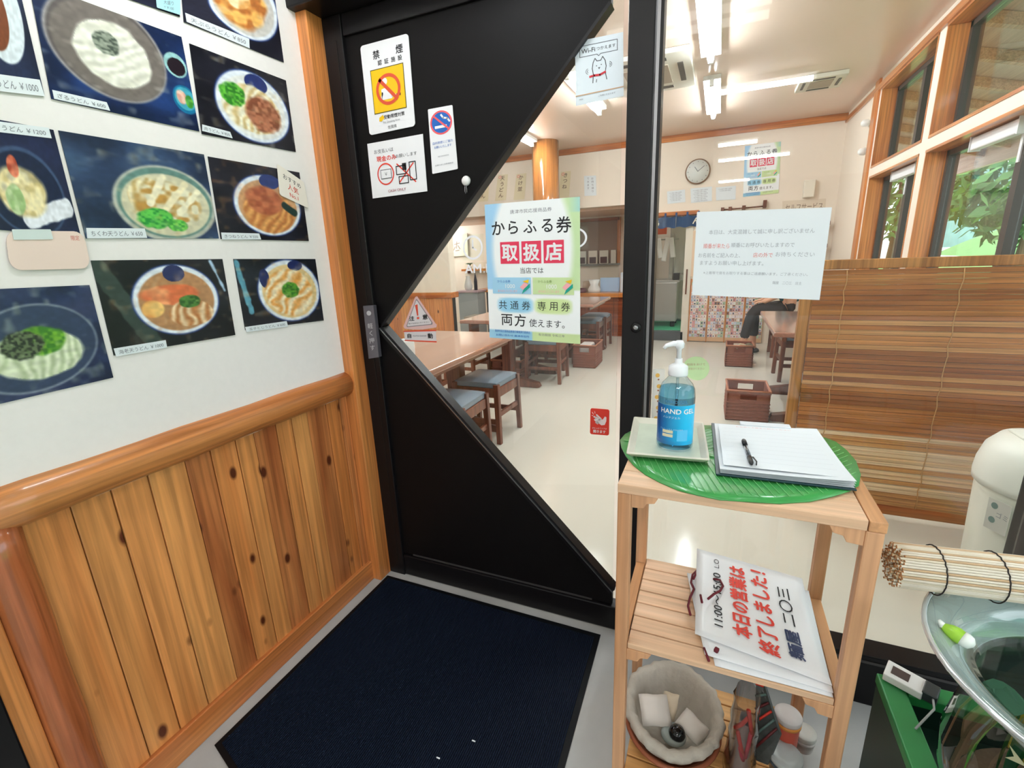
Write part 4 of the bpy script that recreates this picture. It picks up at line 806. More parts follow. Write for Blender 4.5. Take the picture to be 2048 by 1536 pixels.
t = thing('cloth_rack', (-.86, 7.7, .83), 'white cloths and utensils hanging on a rack over the steel counter', 'rack')
MB().tube([(-.92, 7.7, .83), (-.92, 7.7, 1.55)], .012, STL).build('post', t); MB().tube([(-.62, 7.7, .83), (-.62, 7.7, 1.5)], .012, STL).build('post', t); MB().tube([(-.95, 7.7, 1.42), (-.56, 7.7, 1.42)], .012, STL).build('rail', t)
for k in range(4):
    x = -.92+k*.09; MB().box((x-.035, 7.66, 1.10+.05*(k % 2)), (x+.035, 7.69, 1.44), CW, rot=Matrix.Rotation(.15*(-1)**k, 3, 'Y')).build('cloth', t, bevel=.008)
tag(B((-.60, 7.5, .831), (-.515, 7.64, .93), mat('black_box', (40, 40, 42), .4), 'kitchen_scale', bevel=.006), 'black box on the steel kitchen counter', 'scale')
tag(B((-.96, 7.9, 1.50), (-.76, 7.95, 1.66), mat('orange_poster', (214, 96, 60), .5), 'wall_calendar', bevel=.002), 'small orange-red print hanging high in the kitchen', 'calendar')
# collage board
t = thing('collage_board', (0, YF-.04, 0), 'low folding board covered with small snapshots, left of the seated person', 'board')
BX = [(-.325, -.095), (-.088, .135), (.142, .36), (.366, .60)]
SNAPS = [mat('snap_%d' % i, c_, .5) for i, c_ in enumerate(((226, 214, 216), (212, 150, 152), (120, 120, 136), (236, 228, 220), (190, 200, 216), (150, 110, 100), (90, 86, 96), (222, 190, 170), (170, 196, 170)))]
rr = random.Random(5)
for k, (x0, x1) in enumerate(BX):
    z1 = .86
    MB().box((x0, YF-.035, .01), (x1, YF-.005, z1), mat('board_back', (214, 170, 132), .6)).build('board_panel', t)
    MB().box((x0-.005, YF-.045, 0), (x0+.008, YF-.005, z1+.01), AMB).build('board_frame', t)
    g = MB(); nx, nz = 6, 17; w = (x1-x0-.016)/nx; h_ = .76/nz
    for i in range(nx):
        for j in range(nz):
            xx = x0+.010+i*w; zz = .07+j*h_; y = YF-.0365-rr.random()*.002
            m_ = SNAPS[rr.choice((0, 0, 3, 3, 1, 4, 7, 8, 5))]; g.box((xx, y, zz), (xx+w*.93, y+.001, zz+h_*.9), m_)
            g.box((xx+w*.2, y-.0006, zz+h_*.12), (xx+w*(.4+.4*rr.random()), y, zz+h_*(.4+.4*rr.random())), SNAPS[rr.choice((1, 2, 5, 6, 0, 4))])
    o = g.build('snapshots', t); o['kind'] = 'stuff'
tag(MB().box((-.34, YF-.02, .90), (.62, YF-.002, 1.50), mat('pinkish_print', (226, 196, 168), .6)).build('wall_poster', bevel=.002), 'faded peach poster on the back wall behind the notice sheet', 'poster')
# wicker boxes
WK = mat('brown_wicker', (134, 78, 60), .6, noise=.25, nscale=60, bump=.5)
def wicker(x, y, w, d, h_, rz, label, dark=False):
    t = thing('wicker_basket', (0, 0, 0), label, 'basket', 'brown wicker luggage baskets'); th = .012
    # walls woven as stacked bands; front and back carry an open grip hole
    for sgn in (-1, 1):
        yy = sgn*(d/2-th/2)
        g = MB(); g.box((-w/2, yy-th/2, 0), (w/2, yy+th/2, h_*.70), WK); g.box((-w/2, yy-th/2, h_*.70), (-.055, yy+th/2, h_), WK); g.box((.055, yy-th/2, h_*.70), (w/2, yy+th/2, h_), WK); g.box((-.055, yy-th/2, h_*.90), (.055, yy+th/2, h_), WK); g.build('side_panel', t)
        g = MB(); g.box((sgn*(w/2-th/2)-th/2, -d/2, 0), (sgn*(w/2-th/2)+th/2, d/2, h_), WK); g.build('side_panel', t)
    MB().box((-w/2, -d/2, 0), (w/2, d/2, .012), WK).build('bottom', t)
    g = MB()
    for k in range(9):
        z = h_*(k+.5)/9
        if .68*h_ < z < .92*h_: continue
        g.tube([(-w/2-.001, -d/2-.001, z), (w/2+.001, -d/2-.001, z), (w/2+.001, d/2+.001, z), (-w/2-.001, d/2+.001, z)], .0045, WK, 5, close=True)
    g.build('weave_bands', t)
    MB().tube([(-w/2, -d/2, h_), (w/2, -d/2, h_), (w/2, d/2, h_), (-w/2, d/2, h_)], .009, mat('wicker_rim', (166, 106, 78), .5), 6, close=True).build('rim', t)
    t.location = (x, y, 0); t.rotation_euler.z = rz; return t
wicker(.272, 3.92, .29, .33, .235, .02, 'empty brown wicker basket nearer the viewer, left of the bamboo screen')
wicker(.28, 5.72, .27, .30, .235, .0, 'brown wicker basket by the seated person, with shoes and straps in it')
wicker(-1.34, 5.34, .26, .40, .26, .02, 'brown wicker basket on the floor below the right side of the ticket poster')
wicker(-1.98, 4.53, .34, .28, .22, .0, 'dark wicker basket under the second table')
tag(B((-1.42, 5.24, .10), (-1.28, 5.44, .255), mat('pale_cloth', (206, 196, 190), .7), 'folded_cloth', bevel=.02), 'pale folded cloth in the basket below the ticket poster', 'cloth')
g = MB(); g.lathe([(.02, 0), (.045, .02), (.05, .05), (.02, .07)], (.37, 5.66, .18), mat('olive_shoe', (96, 84, 60), .5), 14, sy=1.6); g.tube([(.25, 5.6, .2), (.28, 5.57, .26), (.33, 5.6, .24), (.31, 5.66, .2)], .008, mat('cream_strap', (214, 200, 170), .6)); g.build('handbag', label='small olive bag with a cream strap inside the far basket', cat='bag')
# floor stickers
zf = .001
c = Card('floor_sticker', [at(x, y, 2, zf) for x, y in ((1366, 714), (1417, 712), (1421, 762), (1367, 760))], 100, 100, mat('floor_green', (176, 212, 160), .5), 'round pale green floor sticker behind the gel bottle', 'sticker', thick=.0004, rad=49.9)
c.text('間隔をあけて', 50, 38, 12, mat('brown_ink', (150, 110, 80), .6), width=70); c.text('お並びください', 50, 56, 10, mat('brown_ink', (150, 110, 80), .6), width=60); c.done()
# bamboo screen
SX0, SX1, SY = .352, 1.24, 2.50
t = thing('bamboo_screen', (.8, SY, 0), 'low bamboo slat screen in a timber frame in front of the right windows', 'screen')
AMS = wood('screen_frame', (196, 136, 76), (170, 110, 56), 2, .4, coat=.15)
for x in (SX0, SX1-.04): MB().box((x, SY-.02, .0), (x+.045, SY+.02, 1.205), AMS).build('frame_post', t, bevel=.003)
for z0, z1 in ((.035, .085), (1.165, 1.205), (.60, .625)): MB().box((SX0+.045, SY-.018, z0), (SX1-.04, SY+.018, z1), AMBX if z0 < 1 else AMS).build('frame_rail', t, bevel=.003)
slm = [wood('bamboo_slat_%d' % k, c1, c2, 0, .35, dens=18, coat=.15, seed=k*3) for k, (c1, c2) in enumerate((((204, 138, 80), (174, 106, 58)), ((188, 120, 66), (156, 90, 46)), ((220, 164, 108), (194, 134, 80)), ((172, 104, 54), (140, 78, 40)), ((248, 218, 182), (232, 192, 148))))]
nsl = 50; zs = .09; dz = (1.163-zs)/nsl; rr = random.Random(11)
for k in range(nsl):
    z = zs+k*dz; tl = .25 if z < .45 else .5
    MB().box((SX0+.046, SY-.033, z+.001), (SX1-.041, SY-.022, z+dz*(.86 if z < .45 else .95)), slm[rr.choice((0, 3, 1, 2, 1) if z > .43 else (4, 4, 4, 2))], rot=Matrix.Rotation(tl*.22, 3, 'X')).build('slat', t)
for x in (SX0+.16, SX0+.55): MB().tube([(x+.004*math.sin(z*60), SY-.034, .09+z*1.07) for z in [i/24 for i in range(25)]], .0022, mat('jute', (196, 150, 100), .7), 5).build('cord', t)
# dustbin behind the glass
BN = mat('bin_ivory', (230, 226, 212), .4); bx, by, br = .955, 1.80, .155
t = thing('dustbin', (bx, by, 0), 'ivory plastic dustbin with a dome lid behind the glass at the right edge', 'bin')
MB().lathe([(br*.86, 0), (br*.90, .05), (br, .52), (br*1.0, .545)], (bx, by, 0), BN, 40).build('bin_body', t)
MB().lathe([(br*1.06, .54), (br*1.07, .56), (br*1.05, .60), (br*.97, .65), (br*.80, .685), (br*.5, .695), (0.002, .697)], (bx, by, 0), mat('bin_lid', (238, 236, 226), .35), 40).build('lid', t)
MB().box((bx-.09, by-.06, .692), (bx+.09, by+.06, .700), mat('bin_lid', (238, 236, 226), .35)).build('swing_flap', t, bevel=.003)
g = Card('bin_sticker', [Vector((bx-br*.985, by-.07, .52)), Vector((bx-br*.80, by-.125, .52)), Vector((bx-br*.78, by-.122, .42)), Vector((bx-br*.965, by-.068, .42))], 40, 60, mat('bin_label', (200, 196, 186), .5), parent=t, thick=.001)
g.disc(12, 12, 6, mat('dull_teal', (96, 120, 112), .5)); g.disc(12, 40, 6, mat('dull_teal', (96, 120, 112), .5)); g.text('ゴミ', 28, 26, 12, GINK); g.done()
# roller blind cassettes above the lower right windows
for (y0, y1, l_) in ((3.36, 3.86, 'white roller blind cassette over the near right window'), (4.75, 5.3, 'white roller blind cassette over the far right window')):
    t = thing('roller_blind', (XR+.09, (y0+y1)/2, 1.8), l_, 'blind'); MB().box((XR+.06, y0, 1.765), (XR+.105, y1, 1.835), WHITE).build('cassette', t, bevel=.006)
    for q in (y0-.01, y1+.002): MB().box((XR+.055, q, 1.76), (XR+.11, q+.008, 1.842), WHITE).build('end_cap', t)
for k, (yy, zz) in enumerate(((6.02, 2.38), (5.98, 2.12))):
    g = MB(); g.lathe([(.02, 0), (.035, .02), (.03, .06), (.012, .075)], (XR-.0, yy, zz), mat('lamp_body', (236, 236, 232), .4), 16, axis=Vector((-1, 0, 0))); g.build('sensor_lamp', label=('upper', 'lower')[k]+' small white fitting on the timber post at the right wall', cat='fitting')
# glass divider standing among the chairs (grey acrylic)
# ============================================================ OUTSIDE THE RIGHT WINDOWS
t = thing('eaves', (2.0, 4, 2.5), 'brown timber eaves seen through the upper right windows', 'eaves')
EV = wood('eave_board', (226, 190, 178), (204, 168, 158), 1, .6, dark=.12)
MB().hexa([(1.47, 1.5, 2.74), (3.0, 1.5, 2.30), (3.0, 9, 2.30), (1.47, 9, 2.74)], [(1.47, 1.5, 2.78), (3.0, 1.5, 2.34), (3.0, 9, 2.34), (1.47, 9, 2.78)], EV).build('soffit', t)
for k in range(12):
    y = 1.6+k*.6; MB().hexa([(1.47, y, 2.66), (3.0, y, 2.22), (3.0, y+.06, 2.22), (1.47, y+.06, 2.66)], [(1.47, y, 2.735), (3.0, y, 2.30), (3.0, y+.06, 2.30), (1.47, y+.06, 2.735)], wood('rafter', (232, 186, 160), (212, 160, 136), 1, .6)).build('rafter', t)
MB().box((2.96, 1.5, 2.12), (3.02, 9, 2.34), EV).build('fascia', t)
B((3.6, YD-3, -.1), (40, 45, -.06), mat('lawn', (150, 196, 110), .9, noise=.25, nscale=3), 'lawn', kind='stuff', label='pale green lawn outside the right windows', cat='grass')
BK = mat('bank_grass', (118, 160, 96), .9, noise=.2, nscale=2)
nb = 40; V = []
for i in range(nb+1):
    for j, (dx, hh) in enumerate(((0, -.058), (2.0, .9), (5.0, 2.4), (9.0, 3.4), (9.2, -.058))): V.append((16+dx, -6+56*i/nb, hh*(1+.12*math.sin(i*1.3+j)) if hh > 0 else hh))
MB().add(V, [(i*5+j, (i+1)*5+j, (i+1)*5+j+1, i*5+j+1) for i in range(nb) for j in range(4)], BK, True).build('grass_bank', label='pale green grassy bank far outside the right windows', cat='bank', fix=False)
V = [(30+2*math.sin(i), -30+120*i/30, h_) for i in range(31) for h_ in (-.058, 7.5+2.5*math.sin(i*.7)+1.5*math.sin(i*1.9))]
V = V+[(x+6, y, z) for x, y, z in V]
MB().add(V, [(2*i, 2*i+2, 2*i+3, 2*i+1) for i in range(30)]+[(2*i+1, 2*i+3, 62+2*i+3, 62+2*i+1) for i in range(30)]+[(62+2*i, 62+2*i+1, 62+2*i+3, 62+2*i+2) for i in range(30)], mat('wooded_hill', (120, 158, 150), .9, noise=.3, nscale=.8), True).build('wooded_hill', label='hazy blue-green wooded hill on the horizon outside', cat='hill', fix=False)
rr = random.Random(21)
for k, (x, y, h_, r) in enumerate(((6.6, 6.2, 3.2, 1.5), (13.6, 13.2, 4.6, 2.1), (6.6, 15.4, 4.2, 1.9), (14.5, 7.0, 4.4, 2.0), (14, 23, 6.0, 2.8), (6.2, 23.5, 5.0, 2.2))):
    t = thing('tree', (x, y, -.06), ['round green tree closest outside the right windows', 'second green tree outside, right behind the closest', 'green tree farther off, seen beside the window mullion', 'broad tree at the right edge outside the windows', 'tall distant tree far outside the windows', 'distant tree seen through the far right window'][k], 'tree', 'trees outside the right windows')
    MB().tube([(x, y, -.058), (x, y, .2), (x+.1, y, h_*.4), (x, y+.1, h_*.7)], [.16, .15, .12, .06], mat('bark', (96, 76, 60), .9)).build('trunk', t)
    g = MB(); LF = mat('foliage', (84, 132, 74), .8, noise=.35, nscale=5); LF2 = mat('foliage_light', (120, 164, 96), .8, noise=.3, nscale=5)
    for _ in range(1500):
        a, b_ = rr.random()*6.283, math.acos(2*rr.random()-1); q = r*(.55+.45*rr.random()); p = Vector((x+q*math.sin(b_)*math.cos(a), y+q*math.sin(b_)*math.sin(a), h_*.62+q*math.cos(b_)*.85)); d = Vector((rr.uniform(-1, 1), rr.uniform(-1, 1), rr.uniform(-1, 1))).normalized(); e = d.orthogonal().normalized(); s_ = .20
        g.add([p-d*s_, p+e*s_*.5, p+d*s_, p-e*s_*.5], [(0, 1, 2, 3)], LF if rr.random() < .6 else LF2)
    o = g.build('foliage', t, fix=False); o['kind'] = 'stuff'
t = thing('car', (9.0, 9.6, -.05), 'small white car with a red light parked far outside the windows', 'car')
MB().box((8.2, 8.9, .25), (9.8, 12.6, .85), WHITE).build('car_body', t, bevel=.15); MB().hexa([(8.3, 9.6, .85), (9.7, 9.6, .85), (9.7, 12.2, .85), (8.3, 12.2, .85)], [(8.45, 10.1, 1.4), (9.55, 10.1, 1.4), (9.55, 11.8, 1.4), (8.45, 11.8, 1.4)], mat('car_glass', (60, 70, 80), .15)).build('cabin', t, bevel=.08)
for x, y in ((8.2, 9.7), (8.2, 11.8), (9.8, 9.7), (9.8, 11.8)): MB().lathe([(.3, -.1), (.3, .1)], (x, y, .25), BLACK, 20, axis=Vector((1, 0, 0))).build('wheel', t)
MB().box((8.15, 8.88, .6), (8.4, 8.95, .74), RED).build('tail_light', t)
# ============================================================ ENTRANCE FLOOR MAT
mq = [at(x, y, 2, .004) for x, y in ((785, 1149), (1200, 1271), (1128, 1540), (432, 1486))]
p_br = Vector((mq[1].x, -.35, .004)); p_bl = Vector((mq[3].x, -.35, .004)); p_tl = Vector((mq[3].x+.02, 1.335, .004)); p_tr = Vector((mq[1].x, mq[1].y, .004))
t = thing('door_mat', (-.75, .6, 0), 'dark navy ribbed door mat in front of the black sliding door', 'mat')
p_bl = Vector((-1.19, .585, .004)); p_fr = Vector((-.275, .30, .004)); p_fl = Vector((-1.185, .57, .004))
MT = mat('navy_carpet', (20, 28, 44), 1.0, spec=.1, noise=.35, nscale=160, bump=1.0)
def mz(u, v, h): a = Vector((-1.19, 1.335, 0)).lerp(Vector((-.287, 1.332, 0)), u); b_ = Vector((-1.195, .572, 0)).lerp(Vector((-.262, .30, 0)), u); p = a.lerp(b_, v); return Vector((p.x, p.y, h))
MB().prism([(0, 0), (1, 0), (1, 1), (0, 1)], mz, .001, .004, mat('mat_rubber', (8, 9, 12), .6, spec=.2)).build('rubber_backing', t)
g = MB(); nr = 150
for k in range(nr):
    u0 = .018+.964*k/nr; u1 = u0+.964/nr*.62; g.prism([(u0, .02), (u1, .02), (u1, .98), (u0, .98)], mz, .004, .0075, MT)
o = g.build('ribs', t, fix=False); o['kind'] = 'stuff'
for k, (x, y) in enumerate(((948, 1482), (877, 1516))):
    p = at(x, y, 2, .009); B((p.x-.006, p.y-.0015, .0078), (p.x+.004, p.y+.0015, .0095), PAPER, 'paper_scrap', label=('tiny white scrap on the navy mat, farther one', 'tiny white scrap on the navy mat at the bottom of the photo')[k], cat='scrap')
# ============================================================ PINE SHELF
sh = thing('shelf', (.065, 1.02, 0), 'three-tier pale pine shelf unit standing before the glass', 'shelf')
X0, X1, Y0, Y1 = -.155, .285, .862, 1.185; L_ = .027
for x in (X0, X1-L_):
    for y in (Y0, Y1-L_):
        MB().box((x, y, 0), (x+L_, y+L_, .812), PINEZ).build('leg', sh, bevel=.003)
for z, nm in ((.812, 'top'), (.435, 'mid'), (.055, 'low')):
    zz = z
    for x in (X0+L_+.001, X1-L_-.016):   # cross bearers with angled ends
        MB().hexa([(x, Y0+L_+.001, zz-.035), (x+.015, Y0+L_+.001, zz-.035), (x+.015, Y1-L_-.001, zz-.035), (x, Y1-L_-.001, zz-.035)], [(x, Y0+L_+.001, zz), (x+.015, Y0+L_+.001, zz), (x+.015, Y1-L_-.001, zz), (x, Y1-L_-.001, zz)], PINEY).build('bearer', sh, bevel=.002)
def bracket(x, y, z, sx):
    MB().prism([(0, 0), (.052, 0), (.045, -.014), (.030, -.017), (.024, -.028), (0, -.030)], lambda a, b_, h: Vector((x+sx*a, y+h, z+b_)), 0, .014, PINEZ).build('corner_bracket', sh, bevel=.001)
for z in (.812, .435): bracket(X0+L_, Y0+.002, z, 1); bracket(X1-L_, Y0+.002, z, -1)
# top boards: five planks running along x, side battens
def boards(z, n_, x0, x1, y0, y1, gap, nm='board', m=PINE, th=.02):
    d = (y1-y0)/n_
    for k in range(n_): MB().box((x0, y0+k*d+gap/2, z), (x1, y0+(k+1)*d-gap/2, z+th), m).build(nm, sh, bevel=.0018)
boards(.8125, 5, X0, X1-.026, Y0-.002, Y1+.002, .001)
MB().box((X1-.0245, Y0-.002, .8125), (X1+.001, Y1+.002, .8325), PINEY).build('end_batten', sh, bevel=.002)
boards(.4355, 7, X0+L_+.001, X1-L_-.001, Y0+.001, Y1-.001, .0035, th=.014)
for x in (X0+.002, X1-L_+.002): MB().box((x, Y0+L_+.0005, .436), (x+L_-.004, Y1-L_-.0005, .4495), PINEY).build('side_slat', sh, bevel=.0015)
boards(.0555, 7, X0+L_+.001, X1-L_-.001, Y0+.001, Y1-.001, .0035, th=.014, m=wood('warm_pine', (222, 172, 110), (200, 146, 84), 0, .5, dark=.12))
ZT = .8328
# leaf mat
outl = [(1240, 880), (1243, 895), (1252, 912), (1268, 930), (1290, 947), (1320, 963), (1355, 978), (1395, 990), (1440, 998), (1500, 1003), (1560, 1005), (1620, 1001), (1665, 993), (1700, 982), (1718, 970), (1722, 948), (1712, 922), (1694, 900), (1672, 884), (1650, 874), (1600, 866), (1540, 860), (1480, 856), (1425, 850), (1360, 848), (1300, 853), (1262, 862), (1250, 868)]
zl = ZT+.0035
LP = [at(x, y, 2, zl) for x, y in outl]
GL = mat('leaf_green', (60, 150, 74), .28, noise=.22, nscale=9, coat=.35)
lc = sum((p for p in LP), Vector())/len(LP)
lf = MB(); N_ = len(LP); rings = 6; V = [lc+Vector((0, 0, .001))]; Fc = []
tipL, tipR = LP[0], LP[14]
ax = (tipR-tipL).normalized()
for r in range(1, rings+1):
    for k, p in enumerate(LP):
        q = lc.lerp(p, r/rings); V.append(Vector((q.x, q.y, zl+.0012*math.sin((q-tipL).dot(ax)*260+abs((q-lc).cross(ax).z)*160)*(.3+.7*r/rings))))
Fc += [(0, 1+k, 1+(k+1) % N_) for k in range(N_)]
for r in range(1, rings):
    for k in range(N_): a = 1+(r-1)*N_+k; b_ = 1+(r-1)*N_+(k+1) % N_; Fc.append((a, a+N_, b_+N_, b_))
lf.add(V, Fc, GL, True); leaf = lf.build('leaf_mat', label='large glossy green leaf-shaped placemat on top of the pine shelf', cat='placemat')
sm = leaf.modifiers.new('thick', 'SOLIDIFY'); sm.thickness = .0022; sm.offset = -1
mid0, mid1 = tipL+ax*.01, tipR-ax*.02
MB().tube([mid0.lerp(mid1, i/12)+Vector((0, 0, .0022)) for i in range(13)], .0016, mat('leaf_vein', (120, 190, 120), .35), 6).build('midrib', leaf)
g = MB(); perp = Vector((-ax.y, ax.x, 0))
def inside(p):
    c_ = False; n_ = len(LP)
    for i in range(n_):
        a, b_ = LP[i], LP[(i+1) % n_]
        if (a.y > p.y) != (b_.y > p.y) and p.x < (b_.x-a.x)*(p.y-a.y)/(b_.y-a.y)+a.x: c_ = not c_
    return c_
for k in range(1, 30):
    o_ = mid0.lerp(mid1, k/30)
    for s_ in (-1, 1):
        d = (perp*s_+ax*.55).normalized(); pts = []
        for j in range(14):
            q = o_+d*j*.016
            if not inside(q+d*.012): break
            pts.append(Vector((q.x, q.y, zl+.0018)))
        if len(pts) > 2: g.tube(pts, .0007, MATS['leaf_vein'], 4)
o = g.build('side_veins', leaf, fix=False); o['kind'] = 'stuff'
# ceramic tray
tz = zl+.0045
TQ = [at(x, y, 2, tz+.012) for x, y in ((1267, 833), (1408, 845), (1421, 921), (1251, 907))]
def tq_(u, v, h): p = TQ[0].lerp(TQ[1], u).lerp(TQ[3].lerp(TQ[2], u), v); return Vector((p.x, p.y, tz+h))
CER = mat('glazed_stoneware', (206, 202, 186), .45, noise=.06, nscale=40); CER2 = mat('glazed_stoneware_green', (186, 194, 174), .5, noise=.14, nscale=22)
tr = MB()
def ringq(e, h): return [tq_(e, e, h), tq_(1-e, e, h), tq_(1-e, 1-e, h), tq_(e, 1-e, h)]
lv = [ringq(.06, 0), ringq(0, .012), ringq(.025, .014), ringq(.10, .004)]
V = [p for q in lv for p in q]; Fc = [(3, 2, 1, 0)]
for i in range(3):
    for k in range(4): Fc.append((i*4+k, i*4+(k+1) % 4, (i+1)*4+(k+1) % 4, (i+1)*4+k))
tr.add(V, Fc, CER); tr.add(lv[3], [(0, 1, 2, 3)], CER2)
tray = tr.build('tray', label='square pale stoneware tray under the hand gel bottle', cat='tray', bevel=.003, seg=3)
# hand gel bottle
bt = at(1348, 893, 2, tz+.004); bt.z = tz+.0045; bh = thing('gel_bottle', bt, 'clear blue hand gel pump bottle standing on the stoneware tray', 'bottle')
hw = (at(1384, 860, 1, bt.y).x-at(1316, 860, 1, bt.y).x)/2
rb = hw*1.10; PLS = glassmat('clear_plastic', (236, 246, 250), 1.2)
prof = [(rb*.90, 0), (rb*.99, .006), (rb*1.0, .012), (rb*.97, .03), (rb*.96, .105), (rb*.97, .120), (rb*.93, .138), (rb*.80, .150), (rb*.58, .160), (rb*.44, .167), (rb*.42, .176)]
MB().lathe(prof, bt, PLS, 48, sy=.86).build('bottle_shell', bh)
GEL = glassmat('blue_gel', (186, 229, 246), .5)
MB().lathe([(r*.95, z+.003) for r, z in prof[:7]]+[(rb*.86, .1415)], bt, GEL, 48, sy=.86).build('gel', bh)
MB().tube([bt+Vector((0, 0, .02)), bt+Vector((0, 0, .17))], .003, PLS, 8).build('dip_tube', bh)
# curved label wrapped on the front
def lab_map(a, z, rr_=1.012):
    return bt+Vector((rb*rr_*.968*math.cos(a), rb*rr_*.86*.968*math.sin(a), z))
def lab(name, a0, a1, z0, z1, m, rr_=1.012, nseg=28, parent=bh, col=None):
    V = []; 
    for i in range(nseg+1):
        a = a0+(a1-a0)*i/nseg; V += [lab_map(a, z0, rr_), lab_map(a, z1, rr_)]
    return MB().add(V, [(2*i, 2*i+2, 2*i+3, 2*i+1) for i in range(nseg)], m, True).build(name, parent, fix=False)
A0, A1 = math.radians(-176), math.radians(-6)
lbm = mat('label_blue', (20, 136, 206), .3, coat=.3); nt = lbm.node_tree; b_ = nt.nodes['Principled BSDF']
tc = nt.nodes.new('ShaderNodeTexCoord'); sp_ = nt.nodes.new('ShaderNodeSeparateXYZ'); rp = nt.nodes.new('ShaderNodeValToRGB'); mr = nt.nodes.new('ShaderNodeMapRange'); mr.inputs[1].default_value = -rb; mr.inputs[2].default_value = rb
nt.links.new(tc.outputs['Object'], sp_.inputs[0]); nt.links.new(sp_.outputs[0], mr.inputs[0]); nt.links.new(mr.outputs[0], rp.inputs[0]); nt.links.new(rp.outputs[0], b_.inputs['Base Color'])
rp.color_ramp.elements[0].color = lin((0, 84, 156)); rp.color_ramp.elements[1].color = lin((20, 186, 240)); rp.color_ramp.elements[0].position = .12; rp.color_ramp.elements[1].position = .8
lbl = lab('label', A0, A1, .016, .107, lbm)
lab('label_band', A0, A1, .108, .123, glassmat('frosted_band', (206, 216, 222), .8), 1.010)
def wrap_text(st, ac, z, size, m, bold=0, rr_=1.024, parent=lbl, name='lettering'):
    V, Fc, x0, x1, y0, y1 = textmesh(st); R_ = rb*.93; g = MB()
    for k_, (bx, by) in enumerate(BOLD(bold)): g.add([lab_map(ac+(vx+bx-(x0+x1)/2)*size/R_, z+(vy+by-(y0+y1)/2)*size, rr_+.001*k_) for vx, vy, _ in V], Fc, m)
    g.build(name, parent, fix=False)
ORG[lbl.name] = ORG[bh.name]
wrap_text('HAND GEL', math.radians(-80), .094, .0152, WHITE, .02); wrap_text('ハンドジェル', math.radians(-100), .080, .006, WHITE)
wrap_text('アルコール洗浄 手指の清潔', math.radians(-100), .052, .004, SKY); wrap_text('HAND GEL', math.radians(-88), .1155, .010, mat('dim_blue', (60, 120, 160), .5), .01)
for z in (.034, .043): lab('label_patch', math.radians(-128), math.radians(-93), z, z+.007, mat('label_cream', (214, 208, 178), .5), 1.02, 8)
lab('label_circle', math.radians(-80), math.radians(-45), .026, .052, mat('label_sky', (90, 190, 240), .4), 1.018, 10)
PWH = mat('pump_white', (228, 230, 234), .35)
MB().lathe([(rb*.50, .168), (rb*.52, .171), (rb*.50, .188), (rb*.36, .192), (rb*.20, .196), (rb*.20, .205)], bt, PWH, 32).build('pump_collar', bh)
MB().lathe([(rb*.13, .20), (rb*.13, .226), (rb*.24, .229), (rb*.26, .238), (rb*.18, .244)], bt, PWH, 24).build('pump_stem', bh)
MB().tube([bt+Vector(v) for v in ((0, 0, .236), (-.012, -.004, .238), (-.026, -.010, .234), (-.031, -.012, .228))], [.0075, .006, .0045, .0035], PWH, 12).build('pump_nozzle', bh)
# clipboard with paper, clip, pen
cz = zl+.006
cq = [at(x, y, 2, cz+.004) for x, y in ((1423, 843), (1632, 858), (1715, 976), (1432, 944))]
cb = thing('clipboard', (sum((p for p in cq), Vector())/4).to_tuple()[:2]+(zl+.002,), 'dark clipboard holding white sheets on the leaf placemat', 'clipboard')
def cqm(a, b_, h): return cq[0].lerp(cq[1], a).lerp(cq[3].lerp(cq[2], a), b_)+Vector((0, 0, h-.004))
MB().prism([(0, 0), (1, 0), (1, 1), (0, 1)], cqm, -.003, .0005, mat('dark_teal_board', (30, 58, 66), .35)).build('board', cb, bevel=.001)
def sheet(k, e0, e1, m):
    V = []; n_ = 8
    for j in range(n_+1):
        for i in range(n_+1):
            u, v = i/n_, j/n_; V.append(cqm(e0+(e1-e0)*u, .03+.955*v, .0012+k*.0006+.0028*k*(u**3)*.6+.0022*k*(v**4)))
    g = MB(); g.add(V, [(j*(n_+1)+i, j*(n_+1)+i+1, (j+1)*(n_+1)+i+1, (j+1)*(n_+1)+i) for j in range(n_) for i in range(n_)], m, True); return g.build('sheet', cb, fix=False)
for k in range(4): sheet(k, .035-.002*k, .99+.002*k, PAPER)
c = Card('name_list', [cqm(.06, .12, .0118), cqm(.94, .12, .0118), cqm(.96, .93, .0118), cqm(.06, .93, .0118)], 210, 297, PAPER, parent=cb, thick=.0003)
c.text('お名前と人数をご記入ください', 100, 14, 10, mat('faint_red', (226, 176, 176), .6), width=120)
for k in range(9): c.line([(8, 36+k*28), (200, 36+k*28)], .7, mat('faint_grey', (196, 200, 206), .6))
c.done()
MB().prism([(.28, -.015), (.76, -.015), (.76, .055), (.70, .075), (.34, .075), (.28, .055)], cqm, .004, .010, mat('clip_white', (220, 226, 232), .25)).build('clip', cb, bevel=.002)
pa, pb = at(1487, 880, 2, cz+.018), at(1504, 930, 2, cz+.018); pn = thing('pen', pa, 'black and clear ballpoint pen lying on the clipboard sheets', 'pen')
pd = (pb-pa); PBK = mat('pen_black', (30, 30, 34), .3)
MB().tube([pa+pd*.22, pa+pd*.72], .0042, glassmat('pen_clear', (214, 220, 226), 1.5), 10).tube([pa+pd*.22, pa+pd*.72], .0016, PBK, 6).build('barrel', pn)
MB().tube([pa, pa+pd*.05, pa+pd*.22], [.0035, .0052, .005], PBK, 10).build('cap', pn); MB().tube([pa+pd*.72, pa+pd*.92, pa+pd*1.0], [.0052, .0045, .001], PBK, 10).build('grip', pn)
MB().tube([pa+pd*.74+Vector((.006, .002, .002)), pa+pd*.9+Vector((.010, .002, .002)), pa+pd*.98+Vector((.008, .0, .0))], .0014, PBK, 6).build('pocket_clip', pn)
